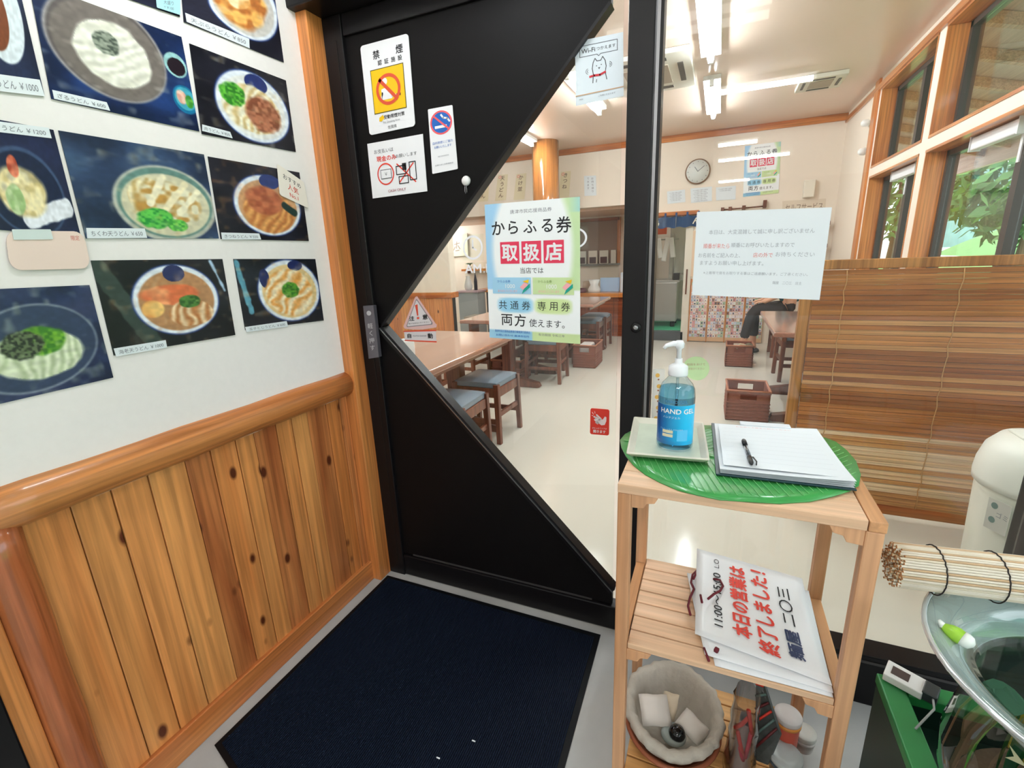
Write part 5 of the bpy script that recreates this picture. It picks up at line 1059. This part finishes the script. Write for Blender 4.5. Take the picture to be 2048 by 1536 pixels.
# stack of laminated signs on the middle shelf
def sign_sheet(q, curl, name, label, th=.0016, print_=False, zoff=0):
    def fn(a, b_, h):
        p = q[0].lerp(q[1], a).lerp(q[3].lerp(q[2], a), b_); return p+Vector((0, 0, h+curl*((1-b_)**2.2)))
    n_ = 14; V = []; 
    for h in (0, th):
        for j in range(n_+1):
            for i in range(n_+1): V.append(fn(i/n_, j/n_, h+zoff))
    M_ = (n_+1)**2; Fc = []
    for j in range(n_):
        for i in range(n_):
            a = j*(n_+1)+i; Fc += [(a, a+n_+1, a+n_+2, a+1), (M_+a, M_+a+1, M_+a+n_+2, M_+a+n_+1)]
    for i in range(n_): 
        a = i; b2 = n_*(n_+1)+i; Fc += [(a, a+1, M_+a+1, M_+a), (b2+1, b2, M_+b2, M_+b2+1)]
        a = i*(n_+1); b2 = a+n_; Fc += [(a+n_+1, a, M_+a, M_+a+n_+1), (b2, b2+n_+1, M_+b2+n_+1, M_+b2)]
    g = MB(); g.add(V, Fc, mat('laminate_white', (236, 238, 242), .35, coat=.3), True)
    return g.build(name, label=label, cat='sign', group='laminated signs stacked on the shelf', fix=False), lambda a, b_, h: fn(a, b_, h+th+zoff)
S = .450
def sq(pts, z): return [at(x, y, 2, z) for x, y in pts]
base_q = lambda dx, dy, z: [Vector((.006+dx, 1.165+dy, z)), Vector((.262+dx*.3, 1.165+dy*.5, z)), Vector((.262, .872, z)), Vector((.046+dx, .866+dy*.1, z))]
q0 = [Vector((.0, 1.13, S+.001)), Vector((.255, 1.15, S+.001)), Vector((.255, .868, S+.001)), Vector((.050, .866, S+.001))]
sign_sheet(q0, .003, 'laminated_sign', 'lowest laminated sign of the stack, its corner at the shelf front')
q1 = [Vector((-.02, 1.13, S+.005)), Vector((.256, 1.16, S+.005)), Vector((.256, .874, S+.005)), Vector((.030, .884, S+.005))]
sign_sheet(q1, .010, 'laminated_sign', 'middle laminated sign of the stack, seen as a thin white edge')
q2 = [at(1394, 1098, 2, S+.045), at(1604, 1158, 2, S+.045), at(1664, 1372, 2, S+.009), at(1390, 1268, 2, S+.009)]
q2[0].z = q2[1].z = S+.009
so, sf = sign_sheet(q2, .036, 'laminated_sign', 'topmost laminated sign with red and black lettering, curling at the back')
HAND = {'r': RED, 'k': INK, 'n': mat('navy_ink', (44, 56, 92), .6)}
def sign_text(st, xline, ycen, size, ink, bold=.02, width=None, part='lettering'):
    # reading direction runs from the front edge to the back, lines step to the right
    V, Fc, x0, x1, y0, y1 = textmesh(st); k = size; kx = size if not width else width/(x1-x0); g = MB()
    for k_, (bx, by) in enumerate(BOLD(bold)): g.add([sf(xline+((y0+y1)/2-vy-by)*k+.10*(ycen-(vx+bx-(x0+x1)/2)*kx-.5)*0, ycen-(vx+bx-(x0+x1)/2)*kx, .0022+.00004*k_) for vx, vy, _ in V], Fc, HAND[ink])
    g.build(part, so, fix=False)
sign_text('11:00〜15:00', .20, .53, .10, 'k', .012, .60); sign_text('L.O', .20, .12, .07, 'k', .0)
sign_text('本日の営業は', .395, .47, .165, 'r', .035, .76)
sign_text('終了しました！', .595, .50, .17, 'r', .03, .86)
sign_text('麺屋', .80, .74, .12, 'n', .035, .27); sign_text('二〇三', .80, .36, .12, 'k', .012, .38)
g = MB(); CORD = mat('dark_red_cord', (104, 22, 38), .7)
def px3(lst, z): return [at(x, y, 2, z) for x, y in lst]
cords = [([(1395, 1140), (1385, 1150), (1382, 1165), (1388, 1178), (1380, 1195), (1376, 1212), (1381, 1230)], .465), ([(1404, 1148), (1394, 1142), (1387, 1158)], .475), ([(1426, 1158), (1440, 1160), (1446, 1172), (1440, 1182), (1428, 1188), (1416, 1198)], .478), ([(1408, 1296), (1414, 1312), (1418, 1322)], .455), ([(1401, 1190), (1404, 1205)], .474), ([(1430, 1298), (1436, 1302)], .466)]
for k, (pts, z) in enumerate(cords):
    MB().tube(px3(pts, z), .0028 if k != 5 else .006, CORD, 6).build('red_cord', label=['dark red cord looping along the left edge of the signs', 'short red cord knot at the back corner of the signs', 'dark red cord curl lying across the black time lettering', 'dark red cord end hanging below the sign stack', 'short dark red cord on the white sign corner', 'dark red bead of cord at the lower sign hole'][k], cat='cord', group='red hanging cords of the signs')
# ============================================================ BOTTOM SHELF CONTENTS
bc = Vector((-.030, 1.015, .070)); t = thing('basket', bc, 'round basket lined with grey cloth on the lowest shelf', 'basket')
CL = mat('grey_linen', (178, 170, 158), .9, noise=.12, nscale=30, bump=1.5)
V = []; n_ = 144; prof = [(.080, .002), (.098, .018), (.112, .040), (.124, .060), (.131, .074), (.127, .086), (.116, .088), (.105, .078), (.096, .050), (.078, .020), (.03, .012), (.001, .011)]
for (r, z) in prof:
    for k in range(n_):
        a = 2*math.pi*k/n_; w = 1+(.010*math.sin(a*9+z*30)+.014*math.sin(a*17+2+z*20)+.012*math.sin(a*29+z*40))*min(1, z*14); V.append(bc+Vector((r*w*math.cos(a)*.93, r*w*math.sin(a)*1.06, z+(.003*math.sin(a*5) if z > .06 else 0))))
Fc = [(i*n_+k, i*n_+(k+1) % n_, (i+1)*n_+(k+1) % n_, (i+1)*n_+k) for i in range(len(prof)-1) for k in range(n_)]
MB().add(V, Fc, CL, True).build('cloth_liner', t)
g = MB(); 
for k in range(3): g.tube([bc+Vector(((.096+.012*k)*math.cos(a)*.95, (.096+.012*k)*math.sin(a)*1.07, .008+k*.013)) for a in [i*math.pi/18 for i in range(36)]], .006, mat('basket_cane', (150, 84, 56), .6), 6, close=True)
g.build('cane_rings', t)
def packet(c_, sx, sy, sz, rot, label, m=CW, name='paper_packet'):
    t_ = thing(name, c_, label, 'packet', 'packets in the cloth-lined basket'); R3 = Matrix.Rotation(rot[0], 3, 'X') @ Matrix.Rotation(rot[1], 3, 'Y') @ Matrix.Rotation(rot[2], 3, 'Z')
    g = MB(); n2 = 6; V = []; cc = Vector(c_)
    for s_ in (-1, 1):
        for j in range(n2+1):
            for i in range(n2+1):
                u, v = i/n2*2-1, j/n2*2-1; th_ = sz*(1-max(abs(u), abs(v))**3)+.001; V.append(cc+R3@Vector((u*sx, v*sy, s_*th_+.002*math.sin(u*5+v*4))))
    M_ = (n2+1)**2; Fc = []
    for j in range(n2):
        for i in range(n2): a = j*(n2+1)+i; Fc += [(a, a+n2+1, a+n2+2, a+1), (M_+a, M_+a+1, M_+a+n2+2, M_+a+n2+1)]
    for i in range(n2):
        a = i; b2 = n2*(n2+1)+i; Fc += [(a, a+1, M_+a+1, M_+a), (b2+1, b2, M_+b2, M_+b2+1)]; a = i*(n2+1); b2 = a+n2; Fc += [(a+n2+1, a, M_+a, M_+a+n2+1), (b2, b2+n2+1, M_+b2+n2+1, M_+b2)]
    g.add(V, Fc, m, True); g.build('wrapper', t_, fix=False)
    MB().box((cc.x-.012, cc.y-.004, cc.z-.001), (cc.x+.012, cc.y+.004, cc.z+.001), mat('seal_grey', (170, 166, 160), .6), rot=R3).build('seal', t_)
PKT = mat('packet_white', (206, 198, 190), .6)
def bx_(px, py, z): return at(px, py, 2, z)
packet(bx_(1310, 1420, .140), .036, .036, .011, (.35, .1, .3), 'square white packet at the left in the cloth-lined basket', PKT)
packet(bx_(1338, 1412, .125), .020, .034, .010, (.3, -.2, -.1), 'narrow white packet behind the square one in the basket', mat('packet_cream', (204, 188, 164), .6))
packet(bx_(1384, 1452, .130), .032, .027, .009, (.25, .2, -.5), 'small white packet at the right in the cloth-lined basket', PKT)
q = bx_(1352, 1472, .118); t = thing('door_bell', q, 'glossy black round button on a grey base in the cloth-lined basket', 'button')
MB().lathe([(.026, -.006), (.030, 0), (.028, .008), (.022, .010)], q-Vector((.006, 0, 0)), mat('grey_green_plastic', (140, 148, 144), .3), 28).build('base', t)
MB().lathe([(.018, .006), (.020, .016), (.016, .026), (.006, .031), (.001, .032)], q+Vector((.002, -.004, .0)), mat('gloss_black', (14, 14, 16), .08), 28).build('button_dome', t)
# plastic bag with red and white wrapper
t = thing('plastic_bag', (.13, .98, .07), 'clear plastic bag with a red and white wrapper beside the basket', 'bag')
def crumple(c_, w, d, h_, m, name, seed, top=.6):
    rr = random.Random(seed); g = MB(); n1, n2 = 16, 9; V = []
    for j in range(n2+1):
        v = j/n2; s_ = 1-(1-top)*v
        for i in range(n1):
            a = 2*math.pi*i/n1; k = 1+.22*(rr.random()-.5); V.append(Vector(c_)+Vector((w*s_*math.cos(a)*k, d*s_*math.sin(a)*k, h_*v+.008*(rr.random()-.5)*(j > 0))))
    Fc = [(j*n1+i, j*n1+(i+1) % n1, (j+1)*n1+(i+1) % n1, (j+1)*n1+i) for j in range(n2) for i in range(n1)]+[tuple(range(n1))[::-1]]
    g.add(V, Fc, m, True); return g.build(name, t, fix=False)
crumple((.125, .955, .071), .034, .060, .24, glassmat('bag_film', (206, 200, 198), 2.2, .12), 'bag_film', 1, .75)
crumple((.130, .975, .072), .022, .040, .15, mat('pale_wrapper', (190, 176, 172), .4), 'wrapper', 2, .5)
for k, (x0, z0, x1, z1, m_) in enumerate(((1497, 1435, 1470, 1455, RED), (1497, 1420, 1504, 1470, RED), (1475, 1462, 1487, 1515, RED), (1503, 1462, 1490, 1515, CRIM), (1480, 1495, 1486, 1520, CRIM))):
    a, b2 = at(x0, z0, 1, .925), at(x1, z1, 1, .925); MB().tube([a, a.lerp(b2, .5)+Vector((0, -.004, 0)), b2], .0045, m_, 6).build('wrapper_print', t)
t = thing('magazine', (.18, 1.05, .07), 'dark patterned leaflet leaning behind the plastic bag', 'leaflet')
a = [at(1512, 1365, 1, 1.06), at(1528, 1368, 1, 1.06), at(1560, 1470, 1, 1.0), at(1535, 1530, 1, .98), at(1510, 1520, 1, .99)]
a = [Vector((p.x, p.y, max(p.z, .0705))) for p in a]
MB().add(a+[p+Vector((.004, .004, 0)) for p in a], [(0, 1, 2, 3, 4), (9, 8, 7, 6, 5)]+[(i, (i+1) % 5, 5+(i+1) % 5, 5+i) for i in range(5)], mat('leaflet_dark', (70, 74, 72), .4, noise=.5, nscale=90)).build('leaflet_body', t)
for k in range(6): u = k/6; p0 = a[0].lerp(a[4], u)+Vector((-.001, -.003, 0)); p1 = a[1].lerp(a[2], u)+Vector((-.001, -.003, -.004)); MB().tube([p0, p1], .003, (RED, mat('teal_dim', (90, 116, 112), .5), mat('maroon', (96, 30, 34), .5))[k % 3], 5).build('print_stripe', t)
def tub(px, py, r, h_, label, lid, body, band, z0=.0705):
    c0 = at(px, py, 2, z0+h_); c0.z = z0; t = thing('round_tub', c0, label, 'tub')
    MB().lathe([(r*.82, 0), (r*.86, .004), (r*.92, h_*.8), (r*.93, h_-.012)], c0, body, 32).build('tub_body', t)
    MB().lathe([(r*.97, h_-.014), (r, h_-.010), (r, h_-.002), (r*.96, h_), (r*.5, h_+.001), (.001, h_+.001)], c0, lid, 32).build('lid', t)
    MB().lathe([(r*.99, h_-.024), (r*.99, h_-.016)], c0, band, 32).build('rim_band', t); return t
TW = mat('tub_white', (200, 194, 192), .35)
tub(1577, 1428, .030, .115, 'white round tub with an orange rim on the lowest shelf', TW, mat('tub_red', (190, 80, 60), .4), mat('orange_band', (214, 140, 60), .4))
tub(1572, 1508, .036, .055, 'grey-lidded round tub at the front of the lowest shelf', mat('lid_grey', (178, 184, 184), .3), GREYM, mat('dark_rim', (70, 80, 90), .3))
tub(1610, 1462, .026, .05, 'small pale tub at the right of the lowest shelf', mat('lid_pale', (196, 196, 190), .4), TW, TW)

# ============================================================ FISH BOWL, STAND, REED ROLL
BX_, BY_ = .565, .755; zb = .402
stn = thing('bowl_stand', (BX_, BY_, 0), 'dark green painted wooden stand with bright green rim boards under the fish bowl', 'stand')
GD = mat('dark_green_paint', (22, 50, 38), .45, noise=.1, nscale=8); GB = mat('bright_green_paint', (36, 122, 62), .4, noise=.12, nscale=10)
sx0, sx1, sy0, sy1 = .366, .80, .50, 1.018
for lo, hi in (((sx0+.002, sy0, 0), (sx0+.018, sy1, .375)), ((sx1-.018, sy0, 0), (sx1-.002, sy1, .375)), ((sx0+.018, sy1-.018, 0), (sx1-.018, sy1-.002, .375)), ((sx0+.018, sy0, 0), (sx1-.018, sy0+.016, .375))): MB().box(lo, hi, GD).build('side_board', stn, bevel=.002)
for lo, hi in (((sx0, sy0-.003, .376), (sx0+.042, sy1+.003, .40)), ((sx1-.042, sy0-.003, .376), (sx1, sy1+.003, .40)), ((sx0+.043, sy1-.038, .376), (sx1-.043, sy1+.003, .40)), ((sx0+.043, sy0-.003, .376), (sx1-.043, sy0+.036, .40))): MB().box(lo, hi, GB).build('rim_board', stn, bevel=.003)
MB().box((sx0+.02, sy0+.018, .30), (sx1-.02, sy1-.02, .315), GD).build('deck', stn)
bw = thing('fish_bowl', (BX_, BY_, .3155), 'large round glass fish bowl with a wide lip, full of water plants', 'fish bowl')
BG = glassmat('bowl_glass', (240, 248, 245), 1.7, .02)
outer = [(.08, 0), (.12, .01), (.148, .045), (.166, .085), (.184, .14), (.187, .19), (.176, .26), (.170, .31), (.176, .345), (.205, .372), (.236, .3845)]
inner = [(.233, .3895), (.203, .377), (.173, .350), (.165, .31)]
MB().lathe(outer+inner, (BX_, BY_, .3155), BG, 64, cap=False).build('bowl_wall', bw)
MB().tube([(BX_+.236*math.cos(a), BY_+.236*math.sin(a), .703) for a in [i*math.pi/32 for i in range(64)]], .0042, mat('bright_rim_glass', (214, 222, 226), .05, coat=1, metal=.5), 8, close=True).build('rim', bw)
MB().lathe([(.232, 0), (.205, -.012), (.180, -.036), (.171, -.07)], (BX_, BY_, .7025), mat('milky_lip', (186, 194, 196), .12, coat=.8, alpha=.86), 64, cap=False).build('lip', bw)
wm = mat('pond_water', (24, 48, 40), .03, coat=.4, alpha=.42)
MB().lathe([(.1715, .318), (.001, .3185)], (BX_, BY_, .3155), wm, 64, cap=False).build('water_surface', bw)
MB().lathe([(.07, .012), (.11, .02), (.140, .05), (.158, .09), (.10, .108), (.001, .12)], (BX_, BY_, .3155), mat('brown_gravel', (96, 72, 54), .9, noise=.5, nscale=70, bump=1), 48, cap=False).build('gravel', bw)
rr = random.Random(4); PG = [mat('weed_%d' % k, c_, .5, noise=.2, nscale=20) for k, c_ in enumerate(((36, 104, 50), (84, 168, 56), (190, 172, 48), (26, 74, 50)))]
WBm = MB(); cnt = 0
for k in range(80):
    a = rr.random()*6.283; r = rr.uniform(.03, .155); x, y = BX_+r*math.cos(a), BY_+r*math.sin(a); h_ = rr.uniform(.10, .19); lean = rr.uniform(.0, .035); w = rr.uniform(.005, .011)
    b2 = a+rr.uniform(-1, 1); d = Vector((math.cos(b2), math.sin(b2), 0)); pv = Vector((-d.y, d.x, 0)); pts = []
    for i in range(6):
        v = i/5; p = Vector((x, y, .43+h_*v))-Vector((math.cos(a), math.sin(a), 0))*lean*v*v; ww = w*(math.sin(math.pi*min(1, v*.9+.1))+.1); pts += [p-pv*ww, p+pv*ww]
    m_ = PG[rr.choice((0, 0, 1, 1, 2, 3))]
    MB().add(pts, [(2*i, 2*i+1, 2*i+3, 2*i+2) for i in range(5)], m_, True).build('water_plant', bw, fix=False)
for k in range(26):   # floating leaves
    a = rr.random()*6.283; r = .155*math.sqrt(rr.random()); c0 = Vector((BX_+r*math.cos(a), BY_+r*math.sin(a), .6355+.001*(k % 3))); s_ = rr.uniform(.010, .026); an = rr.random()*3.1
    P = [c0+Vector((s_*math.cos(t_)*1.5*math.cos(an)-s_*math.sin(t_)*math.sin(an), s_*math.cos(t_)*1.5*math.sin(an)+s_*math.sin(t_)*math.cos(an), .002*math.sin(t_*2))) for t_ in [i*math.pi/6 for i in range(12)]]
    MB().add(P+[p-Vector((0, 0, .001)) for p in P], [tuple(range(12)), tuple(range(12, 24))[::-1]]+[(i, (i+1) % 12, 12+(i+1) % 12, 12+i) for i in range(12)], [PG[0], PG[3], mat('weed_pale', (150, 176, 140), .5), PG[0], PG[3]][k % 5]).build('floating_leaf', bw, fix=False)
def fish(c_, ang, s_, label):
    t = thing('goldfish', c_, label, 'fish', 'goldfish in the bowl'); c_ = Vector(c_); d = Vector((math.cos(ang), math.sin(ang), 0)); n2 = Vector((-d.y, d.x, 0)); V = []; Fc = []; rs = [(.0, .0015), (.12, .006), (.3, .0105), (.5, .011), (.7, .007), (.9, .003)]
    for u, r in rs:
        for k in range(12): a = k*math.pi/6; V.append(c_+d*(u-.4)*.05*s_+n2*r*.6*s_*math.cos(a)+Vector((0, 0, r*s_*math.sin(a))))
    Fc = [(i*12+k, i*12+(k+1) % 12, (i+1)*12+(k+1) % 12, (i+1)*12+k) for i in range(5) for k in range(12)]+[tuple(range(12))[::-1], tuple(range(60, 72))]
    MB().add(V, Fc, mat('goldfish_orange', (226, 96, 40), .25, noise=.25, nscale=60), True).build('fish_body', t)
    e = c_+d*.5*.05*s_; MB().add([e, e+d*.022*s_+Vector((0, 0, .012*s_)), e+d*.014*s_, e+d*.022*s_-Vector((0, 0, .012*s_)), e+n2*.001], [(0, 1, 2), (0, 2, 3), (4, 2, 1), (4, 3, 2)], mat('goldfish_pale', (240, 226, 190), .3)).build('tail_fin', t)
    f0 = c_-d*.0*s_+Vector((0, 0, .010*s_)); MB().add([f0-d*.010*s_, f0+d*.012*s_, f0+d*.010*s_+Vector((0, 0, .009*s_))], [(0, 1, 2)], mat('goldfish_pale', (240, 226, 190), .3)).build('dorsal_fin', t)
    for s2 in (-1, 1): MB().lathe([(.0014*s_, 0), (.001*s_, .001*s_)], c_-d*.016*s_+n2*s2*.0045*s_+Vector((0, 0, .002)), PBK, 8, axis=n2*s2).build('eye', t)
fish((BX_-.12, BY_-.075, .585), 2.2, 1.0, 'orange and cream goldfish near the left side of the bowl')
fish((BX_+.02, BY_+.02, .57), .6, .9, 'goldfish deeper in the middle of the bowl')
# little green-and-white float on the lip
p0, p1 = at(1880, 1248, 2, .700), at(1948, 1292, 2, .692); t = thing('leaf_float', p0, 'small bright green and white plastic float lying on the bowl lip', 'float')
d = p1-p0
MB().tube([p0+d*u for u in (0, .12, .3, .5, .66, .8, .92, 1)], [.002, .006, .010, .012, .011, .010, .008, .003], mat('lime_plastic', (150, 200, 60), .3, noise=.2, nscale=40), 14).build('float_body', t)
MB().tube([p0+d*u+Vector((0, 0, .0005)) for u in (.66, .8, .92, 1.02)], [.0115, .0112, .0095, .003], mat('white_tip', (226, 232, 226), .25), 14).build('white_tip', t)
MB().tube([p0+d*.10, p0-d*.06+Vector((0, 0, .006))], [.006, .002], mat('white_tip', (226, 232, 226), .25), 8).build('tail_tip', t)
# thermometer on the stand
tq2 = [at(x, y, 2, .415) for x, y in ((1777, 1320), (1854, 1362), (1844, 1390), (1766, 1348))]
t = thing('thermometer', (sum((p for p in tq2), Vector())/4).to_tuple()[:2]+(.4005,), 'small white digital thermometer on the corner of the green stand', 'thermometer')
def tqm(a, b_, h): p = tq2[0].lerp(tq2[1], a).lerp(tq2[3].lerp(tq2[2], a), b_); return Vector((p.x, p.y, .401+h))
MB().prism([(0, 0), (1, 0), (1, 1), (0, 1)], tqm, 0, .016, mat('white_plastic', (230, 228, 226), .3)).build('case', t, bevel=.002)
MB().prism([(.16, .25), (.62, .25), (.62, .75), (.16, .75)], tqm, .016, .0168, mat('lcd', (84, 72, 70), .2)).build('display', t)
MB().prism([(.97, .1), (1.35, .1), (1.35, .9), (.97, .9)], tqm, -.0, .02, mat('grey_black_plastic', (50, 56, 58), .35)).build('suction_foot', t, bevel=.002)
MB().tube([tqm(1.2, .5, .01), tqm(1.35, 1.6, .02), tqm(1.1, 2.8, .004)], .002, mat('grey_wire', (170, 170, 170), .5), 6).build('probe_wire', t)
# reed roll (rolled sudare) resting on the rim
ra = at(1787, 1132, 2, .745); rbb = at(2048, 1165, 2, .745)*1.0
dirr = (Vector((at(2048, 1160, 2, .748).x, at(2048, 1160, 2, .748).y, .745))-Vector((ra.x, ra.y, .745))).normalized()
ra = Vector((ra.x, ra.y, .7475)); LEN = .62; Rr = .0375
t = thing('reed_roll', ra, 'rolled-up pale reed blind tied with black thread lying across the fish bowl', 'reed blind')
nrm = dirr.cross(Vector((0, 0, 1))).normalized(); upz = Vector((0, 0, 1)); rr = random.Random(8)
RM = [mat('reed_%d' % k, c_, .55, noise=.12, nscale=30) for k, c_ in enumerate(((228, 218, 196), (216, 198, 166), (236, 228, 212), (206, 176, 140)))]; RE = mat('reed_end', (176, 118, 66), .7)
th = 0; k = 0; r_ = Rr
while r_ > .006:
    p = ra+(nrm*math.cos(th)+upz*math.sin(th))*r_; o1 = rr.uniform(-.006, .006)
    g = MB(); rad = .0021; a = p+dirr*(o1); b2 = p+dirr*(LEN+o1)
    g.tube([a, b2], rad, RM[rr.choice((0, 0, 1, 2, 2, 3))], 6); g.tube([a-dirr*.0006, a+dirr*.0004], rad*.96, RE, 6); g.build('reed', t, fix=False)
    th += .0041/r_; r_ = Rr-.0043*th/6.283; k += 1
BT = mat('black_thread', (40, 34, 32), .8)
for u in (.055, .135, .235, .335, .45):
    pts = []; 
    for i in range(49):
        a = i/48*6.283; w = .0009*math.sin(i*3.0); pts.append(ra+dirr*(u+w+.012*math.sin(a)*.0)+(nrm*math.cos(a)+upz*math.sin(a))*(Rr+.0022))
    MB().tube(pts, .0011, BT, 5).build('binding_thread', t)

# ============================================================ PERSON
def skin(name, parent, V, E_, m, sub=1, root=0):
    og = ORG[parent.name]; me = D.meshes.new(name); me.from_pydata([tuple(Vector(v[:3])-og) for v in V], E_, []); o = D.objects.new(name, me); C.objects.link(o)
    sk = o.modifiers.new('skin', 'SKIN'); sl = me.skin_vertices[0].data
    for i, v in enumerate(V): sl[i].radius = (v[3], v[4] if len(v) > 4 else v[3]); sl[i].use_root = (i == root)
    sb = o.modifiers.new('sub', 'SUBSURF'); sb.levels = sub; sb.render_levels = sub
    bpy.context.view_layer.update(); ev = o.evaluated_get(bpy.context.evaluated_depsgraph_get()); nm = D.meshes.new_from_object(ev)
    D.objects.remove(o); D.meshes.remove(me); nm.name = name; nm.materials.clear(); nm.materials.append(m); nm.polygons.foreach_set('use_smooth', [True]*len(nm.polygons))
    o = D.objects.new(name, nm); C.objects.link(o); o.parent = parent; ORG[o.name] = og; return o
py = 6.32
per = thing('person', (.80, py, .46), 'person in a teal top and dark trousers seated behind the notice sheet, knee forward', 'person')
SKIN = mat('skin', (214, 160, 132), .5); TEALC = mat('teal_cloth', (32, 92, 98), .85, noise=.3, nscale=22); DKC = mat('charcoal_cloth', (48, 44, 46), .85); HAIR = mat('black_hair', (24, 20, 20), .5)
V = [(.80, py, .575, .10, .13), (.80, py, .72, .10, .125), (.78, py, .88, .11, .14), (.77, py, .99, .085, .13), (.755, py, 1.075, .048), (.74, py, 1.13, .055), (.725, py, 1.20, .088, .074), (.73, py, 1.28, .075, .068)]
E_ = [(0, 1), (1, 2), (2, 3), (3, 4), (4, 5), (5, 6), (6, 7)]
tr_v, tr_e = [(.80, py, .575, .108, .142), (.80, py, .66, .10, .135)], [(0, 1)]
tp_v, tp_e = [(.80, py, .60, .120, .152), (.79, py, .78, .115, .14), (.78, py, .90, .122, .150), (.77, py, .995, .095, .14), (.757, py, 1.05, .06)], [(0, 1), (1, 2), (2, 3), (3, 4)]
for s_, kn, an, toe in ((-1, (.415, py-.10, .545), (.335, py-.11, .13), (.20, py-.12, .04)), (1, (.44, py+.11, .54), (.46, py+.12, .12), (.32, py+.13, .04))):
    i = len(V); V += [(.76, py+s_*.09, .545, .078), (*kn, .058), (*[(a+b)/2 for a, b in zip(kn, an)], .052), (*an, .036), (an[0]+.02, an[1], .045, .036), (*toe, .030, .036)]
    E_ += [(0, i), (i, i+1), (i+1, i+2), (i+2, i+3), (i+3, i+4), (i+4, i+5)]
    j = len(tr_v); tr_v += [(.76, py+s_*.09, .548, .088), (*kn, .072), (*[(a+b)/2 for a, b in zip(kn, an)], .066), (an[0]+.005, an[1], an[2]+.07, .058)]; tr_e += [(0, j), (j, j+1), (j+1, j+2), (j+2, j+3)]
    i = len(V); wr = (.56, py+s_*.10, .655); V += [(.77, py+s_*.17, .99, .048), (.73, py+s_*.22, .77, .040), (*wr, .026), (.51, py+s_*.09, .645, .030, .018)]
    E_ += [(3, i), (i, i+1), (i+1, i+2), (i+2, i+3)]
    for k, ln in enumerate((.075, .085, .078, .062)):
        a = len(V); o_ = (k-1.5)*.018; V += [(.495, py+s_*.09+o_, .643, .009), (.495-ln*.55, py+s_*.09+o_*1.2, .638, .0085), (.495-ln*.95, py+s_*.09+o_*1.3, .618, .007)]; E_ += [(i+3, a), (a, a+1), (a+1, a+2)]
    a = len(V); V += [(.525, py+s_*.09-s_*.032, .640, .010), (.500, py+s_*.09-s_*.052, .630, .008)]; E_ += [(i+3, a), (a, a+1)]
    j = len(tp_v); tp_v += [(.77, py+s_*.17, .99, .062), (.73, py+s_*.22, .77, .054), (.61, py+s_*.165, .71, .046)]; tp_e += [(3, j), (j, j+1), (j+1, j+2)]
    g = MB(); n_ = 12; tv = Vector(toe); 
    g.lathe([(.038, 0), (.046, .01), (.044, .04), (.028, .065)], (an[0]-.04, an[1], 0.002), mat('dark_shoe', (40, 38, 40), .5), 20, sx=2.6, sy=1); g.build('shoe', per)
bdy = skin('body', per, V, E_, SKIN, 1)
skin('trousers', per, tr_v, tr_e, DKC, 1); skin('top', per, tp_v, tp_e, TEALC, 1)
hd = Vector((.725, py, 1.215))
MB().lathe([(.001, .125), (.045, .118), (.080, .085), (.096, .04), (.095, -.02), (.080, -.07), (.05, -.09)], hd+Vector((.02, 0, -.01)), HAIR, 24, sx=1.0, sy=.9, cap=False).build('hair', per)
MB().lathe([(.001, 0), (.009, -.004), (.013, -.024), (.001, -.034)], hd+Vector((-.098, 0, .0)), SKIN, 10).build('nose', per)
for s_ in (-1, 1):
    MB().lathe([(.001, .008), (.008, .003), (.008, -.003), (.001, -.008)], hd+Vector((-.086, s_*.03, .012)), mat('eye_white', (236, 234, 230), .3), 10).build('eye', per)
    MB().lathe([(.001, .02), (.010, .012), (.008, -.014), (.001, -.02)], hd+Vector((.0, s_*.078, -.005)), SKIN, 10).build('ear', per)
MB().box(hd+Vector((-.094, -.02, -.052)), hd+Vector((-.085, .02, -.046)), mat('lips', (178, 100, 92), .5)).build('mouth', per, bevel=.002)
stool(.82, py+.0, 0, 'stool under the seated person in teal')
